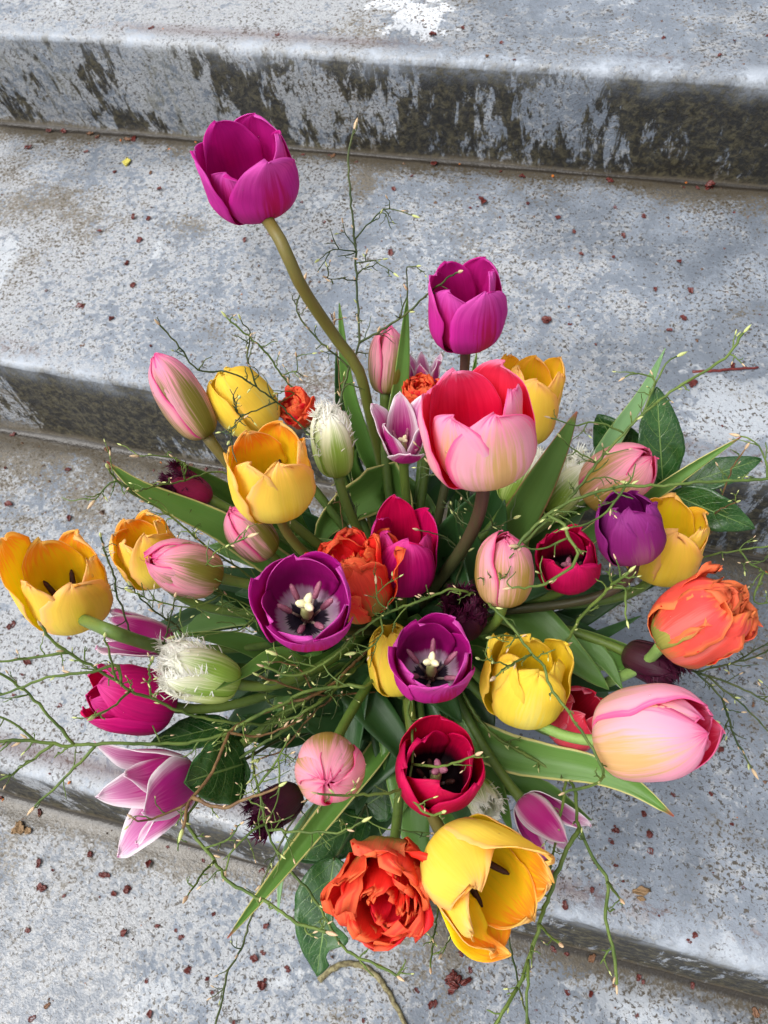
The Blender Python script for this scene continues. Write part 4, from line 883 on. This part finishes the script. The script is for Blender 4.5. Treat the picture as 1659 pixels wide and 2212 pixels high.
twig('long arching twig crossing the glossy leaves and blue green strap leaf', [
    ([(1020, 1330), (1074, 1247), (1150, 1155), (1232, 1075), (1293, 996), (1336, 949), (1383, 899), (1469, 834), (1566, 773), (1606, 719)], .55, .52, 1.2),
    ([(1383, 899), (1405, 850), (1437, 790), (1462, 770)], .53, .53, .7), ([(1405, 850), (1415, 818), (1372, 808), (1350, 815)], .53, .53, .6), ([(1336, 930), (1290, 912), (1240, 918), (1190, 903)], .53, .52, .6),
    ([(1264, 1039), (1300, 1030), (1340, 1040)], .53, .52, .5), ([(1285, 1000), (1240, 970), (1212, 945)], .53, .52, .5)], 'twig', 10, .3, 28)
twig('thick twig sweeping across the violet tulip and out past the glossy leaves', [
    ([(1020, 1360, .66), (1040, 1300, .55), (1074, 1247), (1092, 1223), (1128, 1165), (1171, 1122), (1225, 1086), (1286, 1064), (1351, 1050), (1422, 1050), (1494, 1043), (1659, 1034), (1740, 1030)], .52, .50, 1.3),
    ([(1351, 1080), (1310, 1105), (1270, 1130), (1230, 1140)], .50, .49, .7), ([(1185, 1122), (1218, 1133), (1228, 1165), (1246, 1187), (1239, 1219), (1214, 1240), (1160, 1265), (1105, 1270)], .505, .49, 1.0),
    ([(1228, 1165), (1170, 1185), (1120, 1180)], .50, .49, .6), ([(1653, 1034), (1653, 993), (1635, 957), (1599, 942)], .51, .52, .6)], 'twig', 11, .35, 30)
twig('twig arching over the orange double tulip down to the open purple one', [
    ([(1010, 1360, .66), (1030, 1292, .56), (1009, 1279), (973, 1274), (919, 1294), (848, 1319), (776, 1362), (736, 1405), (679, 1445), (632, 1459), (570, 1440)], .55, .47, 1.1),
    ([(848, 1319), (815, 1295), (812, 1262)], .52, .51, .6), ([(815, 1335), (825, 1370), (800, 1400), (770, 1410)], .51, .50, .6), ([(690, 1440), (640, 1430), (600, 1415)], .49, .48, .6)], 'twig', 9, .8, 40)
twig('long bare twig bending down across the curled yellow tulip to the broad strap leaf', [
    ([(1015, 1370, .66), (1042, 1300, .56), (1063, 1312), (1103, 1351), (1146, 1409), (1174, 1437), (1189, 1484), (1221, 1527), (1257, 1581), (1290, 1632), (1302, 1671), (1297, 1689), (1264, 1700), (1220, 1712)], .53, .46, 1.2),
    ([(1120, 1375), (1090, 1372), (1063, 1377)], .50, .49, .6), ([(1146, 1409), (1096, 1440), (1070, 1462)], .49, .47, .7), ([(1096, 1440), (1065, 1430), (1036, 1424)], .48, .47, .5)], 'twig', 9, .15, 24)
twig('thick horizontal twig reaching out over the step below the magenta tulip', [
    ([(800, 1475), (750, 1480), (668, 1491), (614, 1520), (575, 1535), (518, 1567), (467, 1592), (395, 1605), (324, 1606), (252, 1605), (144, 1610), (72, 1601), (0, 1601), (-80, 1600)], .56, .48, 1.4),
    ([(160, 1608), (110, 1550), (50, 1490), (0, 1455), (-40, 1440)], .49, .47, .9), ([(205, 1610), (140, 1680), (75, 1742)], .49, .49, .9), ([(112, 1606), (50, 1655), (0, 1685), (-40, 1700)], .49, .48, .8), ([(75, 1601), (40, 1570), (0, 1548), (-40, 1535)], .49, .48, .7)], 'twig', 14, .2, 30)
twig('twig crossing in front of the magenta tulip towards the far yellow tulip', [
    ([(700, 1510), (600, 1560), (514, 1563), (431, 1549), (377, 1531), (331, 1509), (288, 1495), (244, 1466), (201, 1441), (151, 1412), (108, 1380), (90, 1352)], .56, .46, 1.2),
    ([(316, 1421), (252, 1437), (198, 1452), (108, 1463), (0, 1502), (-40, 1510)], .47, .47, .9), ([(143, 1411), (65, 1420), (0, 1428), (-30, 1432)], .465, .46, .8), ([(285, 1494), (250, 1520), (205, 1548)], .47, .46, .7), ([(325, 1508), (322, 1450), (330, 1425)], .47, .46, .6), ([(248, 1470), (237, 1416), (226, 1376)], .465, .46, .7)], 'twig', 10, .15, 24)
twig('thin upright twig between the far yellow tulip and the resting pink bud', [([(640, 1500), (420, 1440), (320, 1400), (284, 1369), (266, 1319), (252, 1283), (245, 1240), (226, 1193), (218, 1160)], .58, .48, 1.0),
    ([(420, 1385), (392, 1366), (342, 1326), (309, 1297), (284, 1265)], .54, .50, .8), ([(360, 1400), (365, 1350), (378, 1290)], .53, .51, .7)], 'twig_dark', 8, .3, 30)
twig('brown forked twig hanging past the heart-shaped leaf', [
    ([(700, 1490), (600, 1525), (530, 1560), (496, 1581), (478, 1624), (449, 1685), (410, 1732), (395, 1790)], .56, .47, 1.3),
    ([(412, 1730), (330, 1770), (288, 1768)], .48, .46, .7), ([(430, 1738), (480, 1745), (540, 1722), (602, 1699)], .48, .47, 1.0), ([(496, 1581), (560, 1590), (640, 1560)], .52, .54, .8)], 'twig_brown', 11, .3, 30, side_mat='twig')
twig('drooping green twig with pink tipped buds crossing the folded yellow edged leaf', [
    ([(640, 1560), (500, 1650), (420, 1740), (405, 1778), (431, 1820), (464, 1860), (490, 1902), (537, 1928), (586, 1954), (625, 1984), (658, 2000), (704, 2013)], .55, .45, 1.3),
    ([(464, 1862), (435, 1890), (405, 1935)], .47, .46, .7), ([(440, 1832), (490, 1815), (520, 1780)], .48, .48, .6)], 'twig', 12, .12, 24)
twig('drooping green twig crossing the insect bitten leaf', [([(780, 1560), (690, 1720), (620, 1840), (629, 1882), (671, 1931), (700, 1980), (736, 2039), (766, 2065), (815, 2085), (857, 2108)], .60, .49, 1.2)], 'twig', 11, .1, 22)
twig('long thin twig drooping furthest down from the folded yellow edged leaf', [([(760, 1600), (640, 1760), (570, 1900), (542, 1984), (523, 2046), (490, 2101), (480, 2160), (464, 2220)], .62, .52, 1.0)], 'twig_dark', 9, .1, 24)
twig('green twig hanging beside the rounded pink bud and dark fringed tulip', [
    ([(680, 1500), (580, 1560), (548, 1620), (550, 1670), (563, 1719), (573, 1778), (586, 1817), (606, 1846)], .56, .50, 1.1),
    ([(586, 1788), (671, 1796), (736, 1797), (782, 1775)], .50, .49, .8), ([(573, 1778), (540, 1800), (500, 1840), (488, 1880)], .50, .50, .8), ([(555, 1700), (600, 1640), (620, 1600)], .51, .51, .8), ([(600, 1640), (606, 1700), (585, 1760)], .5, .5, .6)], 'twig', 9, .8, 36)
twig('pair of thin twigs crossing before the dark wide leaf under the rounded bud', [([(820, 1560), (760, 1680), (740, 1750), (790, 1770), (830, 1790), (880, 1795), (930, 1800)], .60, .53, .8), ([(758, 1720), (700, 1712), (684, 1714)], .55, .5, .6)], 'twig', 8, .3, 26)
twig('forked twig drooping over the pointed purple tulip on the outer side', [
    ([(1040, 1560), (1150, 1640), (1217, 1677), (1238, 1699), (1246, 1728), (1246, 1771), (1253, 1789), (1274, 1843), (1314, 1907), (1307, 1987), (1325, 2051), (1332, 2127)], .58, .47, 1.4),
    ([(1246, 1785), (1220, 1843), (1181, 1951), (1166, 1990), (1145, 2066), (1123, 2123), (1073, 2209), (1050, 2260)], .50, .46, 1.3), ([(1145, 2066), (1140, 2130), (1135, 2230)], .465, .46, .9), ([(1123, 2123), (1100, 2160), (1070, 2215)], .465, .46, .9),
    ([(1217, 1692), (1210, 1764), (1195, 1843), (1184, 1907)], .51, .50, .9), ([(1195, 1843), (1170, 1870), (1160, 1890)], .50, .49, .7), ([(1314, 1907), (1326, 1925), (1340, 1942)], .48, .47, .9), ([(1168, 1992), (1185, 2020), (1208, 2038)], .465, .46, .8)], 'twig', 14, .08, 24)
twig('short green twig hanging under the drooping yellow tulip beside the nodding orange one', [([(930, 1640), (940, 1820), (945, 1960), (938, 2020), (930, 2090)], .62, .50, .9), ([(945, 1960), (975, 2010), (955, 2060)], .53, .52, .6)], 'twig', 9, .1, 20)
twig('dark twig hanging straight down behind the hanging yellow petal', [([(1000, 1640), (1080, 1860), (1095, 2000), (1110, 2080), (1125, 2150), (1150, 2230)], .62, .50, .9)], 'twig_dark', 9, .1, 20)
twig('many forked twig reaching out beside the largest pink tulip', [
    ([(1080, 1480), (1300, 1420), (1430, 1420), (1487, 1445), (1545, 1491), (1573, 1545), (1584, 1588), (1624, 1660)], .62, .54, 1.1),
    ([(1487, 1445), (1580, 1478), (1659, 1516), (1700, 1540)], .56, .54, .9), ([(1530, 1462), (1600, 1520), (1659, 1580)], .55, .54, .8), ([(1500, 1448), (1577, 1434), (1638, 1416), (1680, 1390)], .56, .54, .8), ([(1560, 1500), (1572, 1560), (1545, 1620)], .55, .54, .6), ([(1600, 1440), (1620, 1410), (1665, 1385)], .56, .54, .6)], 'twig_dark', 8, .4, 34)
twig('twig reaching out past the open yellow tulip behind the violet one', [([(1120, 1390), (1330, 1290), (1450, 1240), (1516, 1205), (1584, 1190), (1659, 1179), (1720, 1172)], .64, .55, 1.0), ([(1600, 1190), (1625, 1220), (1659, 1240), (1690, 1250)], .56, .55, .7), ([(1590, 1305), (1630, 1300), (1690, 1298)], .56, .55, .8)], 'twig', 8, .3, 30)
twig('cut stub twig with a dangling green bud before the yellow and violet tulips', [([(1060, 1470), (1180, 1430), (1228, 1380), (1257, 1330), (1293, 1294), (1322, 1265), (1358, 1236)], .58, .50, 1.4), ([(1322, 1268), (1350, 1272), (1352, 1300), (1354, 1340)], .51, .50, .8)], 'twig', 11, .2, 22)
twig('curly green twig looping before the pink and cream bud', [([(960, 1380), (988, 1247), (1027, 1154), (1035, 1111), (1006, 1082), (973, 1043), (927, 1000)], .60, .52, 1.0), ([(1020, 1170), (990, 1120), (975, 1090)], .56, .54, .6), ([(1027, 1154), (1070, 1140), (1110, 1120)], .56, .54, .7), ([(1000, 1200), (960, 1160), (905, 1145)], .57, .55, .7)], 'twig_dark', 7, .9, 40)
twig('green twig lying across the wine red fringed tulip', [([(680, 1240), (580, 1100), (482, 1021), (395, 1039), (324, 1054), (300, 1060)], .60, .50, .9), ([(400, 1038), (398, 1000), (350, 985), (300, 985)], .51, .51, .6)], 'twig', 8, .4, 28)
twig('thin twig along the yellow edged leaf over the curled yellow tulip', [([(680, 1330), (560, 1260), (503, 1219), (449, 1183), (395, 1136), (342, 1097), (288, 1068), (248, 1030), (234, 1011)], .58, .48, 1.0), ([(300, 1072), (250, 1040), (205, 1080)], .49, .49, .7)], 'twig', 8, .7, 36)
twig('tangled green twig over the resting pink and green bud', [([(720, 1380), (600, 1340), (520, 1300), (460, 1270), (445, 1230), (470, 1190), (535, 1160)], .58, .48, .9), ([(480, 1290), (420, 1310), (340, 1300), (290, 1280)], .52, .50, .7), ([(560, 1325), (520, 1360), (450, 1370), (380, 1375)], .55, .52, .7)], 'twig', 7, 1.1, 40)
twig('brown twig passing behind the lower glossy leaf', [([(1150, 1370), (1400, 1260), (1530, 1158), (1552, 1100), (1566, 1054), (1581, 1011), (1609, 971)], .66, .58, .9), ([(1530, 1158), (1545, 1110), (1590, 1085)], .60, .58, .7)], 'twig_brown', 8, .3, 26, side_mat='twig')
twig('twig hanging down over the wide crimson tulip', [([(930, 1440), (884, 1516), (889, 1570), (891, 1635), (882, 1696), (896, 1735), (930, 1760), (955, 1755)], .55, .46, 1.1), ([(894, 1653), (955, 1655), (1027, 1631)], .475, .46, .8), ([(882, 1703), (830, 1714), (758, 1718), (686, 1714)], .47, .45, .9)], 'twig', 9, .1, 20)
twig('tangled brown twig in the dark middle below the open purple tulip', [([(840, 1480), (750, 1500), (680, 1500), (620, 1480), (560, 1460)], .60, .52, 1.0), ([(720, 1500), (660, 1560), (610, 1620), (560, 1640)], .57, .53, .8), ([(680, 1500), (640, 1440), (580, 1430)], .55, .53, .7)], 'twig_brown', 8, .9, 36, side_mat='twig_dark')

# ------------------------------------------------------------------ fallen bits on the steps
def on_step(x, y):
    """where the ray through a picture point first meets the stairs: a tread"""
    for z, y0, y1 in ((RISE, .884, 1.33), (0.0, .48, .903), (-RISE, .07, .473), (-2*RISE, -.36, .054)):
        p = ray_to_z(x, y, z)
        if y0 <= p[1] <= y1: return p
    return None
M['scale_red'] = plain_mat('bud_scale_dark_red', S(66, 22, 22), S(112, 48, 40), 300, .35)
M['scale_brown'] = plain_mat('bud_scale_brown', S(86, 60, 44), S(132, 92, 62), 300, .5)
M['seed_orange'] = plain_mat('seed_orange', S(190, 120, 40), S(170, 80, 30), 300, .35)
M['petiole_red'] = plain_mat('leaf_stalk_red', S(88, 28, 30), S(120, 52, 44), 200, .35)
M['lichen'] = plain_mat('dead_twig_lichen', S(84, 74, 52), S(150, 142, 104), 260, .85)
M['dry_leaf'] = plain_mat('dry_leaf_brown', S(120, 94, 66), S(160, 132, 98), 160, .7)
M['yellow_bit'] = plain_mat('fallen_yellow_green', S(190, 180, 70), S(206, 196, 110), 200, .5)
def flake_mesh(name, mat, seed, curl=.5, aspect=.7, lobes=1):
    g = np.random.default_rng(seed); V, F = [], []
    for l in range(lobes):
        n, m = 8, 7; s = np.linspace(0, 1, n); u = np.linspace(-1, 1, m)
        wv = np.sin(math.pi*np.clip(s*.9+.06, 0, 1))**.7*aspect*.5
        P = np.zeros((n, m, 3)); ph = g.uniform(0, 6.28, 4)
        for a in range(n):
            for b in range(m):
                P[a, b] = (s[a]-.5, u[b]*wv[a]*(1+.25*math.sin(8*s[a]+ph[0])+.2*math.sin(17*s[a]+ph[3]+u[b])), .10+curl*wv[a]*u[b]**2+.16*curl*math.sin(3*s[a]+ph[1])+.10*math.sin(9*s[a]+6*u[b]+ph[2])+.05*math.sin(23*s[a]-11*u[b]+ph[3]))
        if l:
            a = g.uniform(0, 6.28); c_, s_ = math.cos(a), math.sin(a); P = P@np.array([[c_, s_, 0], [-s_, c_, 0], [0, 0, 1]])*g.uniform(.5, .9)+np.array([g.uniform(-.5, .5), g.uniform(-.5, .5), .03])
        sv, sf, _, _ = shell(P, .06, u[None, :], s[:, None]); F += (sf+len(V)).tolist(); V += sv.tolist()
    V = np.array(V); V[:, 2] -= V[:, 2].min()
    me = bpy.data.meshes.new(name); me.from_pydata(V.tolist(), [], F); me.materials.append(mat); me.polygons.foreach_set('use_smooth', np.ones(len(me.polygons), bool)); return me
def seed_mesh():
    V, F, _ = blob(np.array([-.5, 0, .3]), np.array([1.0, 0, 0]), 1.0, .34, 8); me = bpy.data.meshes.new('seed'); me.from_pydata(V.tolist(), [], F); me.materials.append(M['seed_orange']); me.polygons.foreach_set('use_smooth', np.ones(len(me.polygons), bool)); return me
FL_RED = [flake_mesh('bud_scale', M['scale_red'], k, .5+.2*(k % 3), .55+.1*(k % 4), 1+(k % 3 == 0)) for k in range(7)]
FL_BRN = [flake_mesh('bud_scale', M['scale_brown'], 40+k, .4, .6, 1) for k in range(3)]
FL_CL = [flake_mesh('bud_scale_clump', M['scale_red'], 80+k, .7, .7, 5) for k in range(3)]
SEED = seed_mesh()
gd = np.random.default_rng(99)
STEP_WORDS = {3: 'top step', 2: 'step behind the bouquet', 1: 'step the vase stands on', 0: 'lowest step in view'}
def drop(me, p, size, name, label, cat, group):
    if 'grey steps' in label:
        wd = STEP_WORDS[int(round(p[2]/RISE))+2]; label = label.replace('grey steps', wd); group = group.replace('the steps', 'the '+wd)
        if any(abs(fy-.006-p[1]) < .012 and abs(fz-p[2]) < .01 for fy, fz in FOOT): label = label.replace('fallen on', 'in the inner corner of'); group += ' corner'
    o = bpy.data.objects.new(name, me); COL.objects.link(o)
    o.location = (p[0], p[1], p[2]-.0004); o.rotation_euler = (gd.normal(0, .08), gd.normal(0, .08), gd.uniform(0, 6.28)); s = size*gd.uniform(.85, 1.15); o.scale = (s, s*gd.uniform(.8, 1.1), s*gd.uniform(.6, 1.0))
    tag(o, label, cat, group)
RL = ('bud_scale', 'small dark red bud scale fallen on the grey steps', 'bud scale', 'bud scales scattered on the steps')
BL = ('dry_scale', 'small brown dry scale fallen on the grey steps', 'dry scale', 'brown scales scattered on the steps')
OL = ('seed', 'tiny orange seed fallen on the grey steps', 'seed', 'orange seeds scattered on the steps')
CLb = ('bud_scale_clump', 'clump of dark red bud scales lying on the grey steps', 'bud scale', 'clumps of bud scales on the steps')
# the bits that stand out in the picture (x, y, size in picture units)
big = [(1180, 692, 40), (1497, 830, 34), (1475, 688, 20), (1445, 715, 14), (800, 145, 14), (935, 75, 34), (275, 570, 20), (302, 520, 18), (172, 662, 20), (345, 410, 14), (530, 520, 18), (242, 690, 20), (290, 470, 16), (215, 500, 14),
       (1465, 568, 18), (1490, 630, 18), (1415, 625, 14), (1345, 510, 16), (1330, 450, 14), (1255, 550, 14), (1205, 470, 16), (1240, 500, 12), (1390, 470, 14), (1140, 440, 14), (1040, 430, 14), (1015, 450, 12),
       (560, 1750, 16), (195, 1845, 26), (85, 1865, 22), (225, 1890, 20), (275, 1922, 30), (248, 1930, 18), (270, 2015, 22), (405, 2095, 26), (340, 2000, 16), (60, 2010, 14), (380, 2010, 12), (95, 1920, 26), (70, 2200, 20), (325, 2190, 18), (462, 1975, 14), (390, 2025, 16),
       (565, 2130, 34), (550, 2070, 22), (620, 2090, 14), (570, 2060, 14), (575, 2000, 18), (785, 2205, 14), (1015, 2095, 18), (1055, 2010, 14), (900, 2140, 18), (930, 2170, 22),
       (1330, 1795, 26), (1402, 1803, 30), (1318, 1815, 14), (1390, 1758, 26), (1405, 1838, 20), (1455, 1718, 14), (1322, 1820, 12), (1535, 1715, 12), (1226, 2145, 18), (1380, 2110, 16), (1500, 2020, 18), (1330, 1870, 12), (1190, 1890, 18), (1220, 1955, 22), (1580, 1780, 14),
       (30, 1350, 22), (60, 1430, 24), (130, 1525, 14), (150, 1380, 14), (20, 1090, 24), (150, 1120, 18), (280, 1130, 22), (240, 1010, 14), (470, 890, 12), (700, 480, 14), (595, 450, 16)]
for (x, y, s) in big:
    p = on_step(x, y)
    if p is None: continue
    dpt = (p-CAM)@AF; size = s*dpt/FP
    if s >= 26: drop(FL_CL[int(gd.integers(3))], p, size*.52, *CLb)
    else: drop(FL_RED[int(gd.integers(7))], p, size*.8, *RL)
cnt = 0
while cnt < 150:
    x, y = gd.uniform(0, 1659), gd.uniform(0, 2212); p = on_step(x, y)
    if p is None or np.hypot(p[0]-VC[0], p[1]-VC[1]) < .06: continue
    k = gd.random(); s = gd.gamma(2.0, 2.4)+4.0; size = min(s, 16)*((p-CAM)@AF)/FP
    if k < .70: drop(FL_RED[int(gd.integers(7))], p, size, *RL)
    elif k < .87: drop(FL_BRN[int(gd.integers(3))], p, size, *BL)
    else: drop(SEED, p, size*.6, *OL)
    cnt += 1
for (fy, fz) in FOOT[2:5]:                   # bits washed into the inner corners
    for k in range(30):
        x = gd.uniform(-.85, .35); p = np.array([x, fy-.006-abs(gd.normal(0, .008)), fz]); r_ = gd.random()
        if r_ < .7: drop(FL_RED[int(gd.integers(7))], p, gd.uniform(.004, .010), *RL)
        elif r_ < .85: drop(FL_BRN[int(gd.integers(3))], p, gd.uniform(.005, .011), *BL)
        else: drop(SEED, p, gd.uniform(.0035, .005), *OL)
def crumbs():
    V, F = [], []; n = 0
    tv = np.array([(1, 0, 0), (-.5, .8, 0), (-.6, -.7, 0), (0, 0, .8)]); tf = [(0, 1, 3), (1, 2, 3), (2, 0, 3), (2, 1, 0)]
    while n < 4200:
        k = int(gd.integers(4)); z, y0, y1 = ((RISE, .90, 1.33), (0.0, .49, .903), (-RISE, .085, .473), (-2*RISE, -.34, .054))[k]
        x, y = gd.uniform(-1.0, .5), gd.uniform(y0, y1)
        s = gd.gamma(2.0, .0005)+.0005; a = gd.uniform(0, 6.28); c_, s_ = math.cos(a), math.sin(a)
        Q = tv*s*gd.uniform(.5, 1.1, (4, 3)); Q = np.stack([Q[:, 0]*c_-Q[:, 1]*s_, Q[:, 0]*s_+Q[:, 1]*c_, Q[:, 2]], 1)+np.array([x, y, z-.0003])
        F += [tuple(q+len(V) for q in f) for f in tf]; V += Q.tolist(); n += 1
    b = NB('dark_crumb'); P = b.n('NewGeometry').outputs['Position']; N = b.noise(P, 40.0, 2.0)
    mat = b.finish(b.bsdf(b.ramp(N, [(.3, S(60, 44, 36)), (.5, S(110, 84, 64)), (.7, S(86, 36, 34))]), .6, .4))
    o = mesh_obj('crumbs', V, F, mat, smooth=False); tag(o, 'fine dark crumbs of bark and bud scales strewn over the steps', 'crumbs', None, 'stuff')
crumbs()
def ground_tube(name, label, cat, pts, wpx, mat, extra=None):
    P = [on_step(*q) for q in pts]; P = [p for p in P if p is not None]; d = (P[0]-CAM)@AF; r_ = wpx*d/FP/2
    P = [p+np.array([0, 0, r_*.8]) for p in P]; g = np.random.default_rng(int(pts[0][0])); Q, V, F, uv = rough_tube(np.array(P), r_, r_*.7, g, 8, .0004)
    o = mesh_obj(name, V-P[0], F, mat, uv=uv); o.location = P[0]; tag(o, label, cat); return o
ground_tube('leaf_stalk', 'thin dark red leaf stalk lying on the step near the long arching twig', 'leaf stalk', [(1495, 805), (1540, 803), (1590, 799), (1637, 795)], 7, M['petiole_red'])
ground_tube('dead_twig', 'curved dead twig crusted with lichen lying on the lower step', 'twig', [(690, 2118), (715, 2095), (750, 2082), (790, 2090), (825, 2122), (848, 2160), (868, 2195), (890, 2250)], 13, M['lichen'])
p = on_step(275, 352); drop(flake_mesh('fallen_petal', M['yellow_bit'], 300, .3, .6, 1), p, .017, 'fallen_leaflet', 'pale yellow green leaflet fallen on the step near the tall purple tulip', 'leaflet', None)
p = on_step(1385, 1925); drop(flake_mesh('dry_leaf', M['dry_leaf'], 310, .5, .5, 3), p, .018, 'dry_leaf', 'crumpled brown dry leaf on the step under the forked twig', 'dry leaf', None)
p = on_step(985, 2120); drop(flake_mesh('dry_flower', M['scale_red'], 320, .9, .35, 14), p, .017, 'dry_flower_cluster', 'withered dark red flower cluster on the lower step', 'dry flower', None)
p = on_step(45, 1788); drop(flake_mesh('pale_flake', M['dry_leaf'], 330, .5, .7, 3), p, .014, 'pale_flake', 'pale crumpled flake on the lower step below the spread white and magenta tulip', 'dry leaf', None)
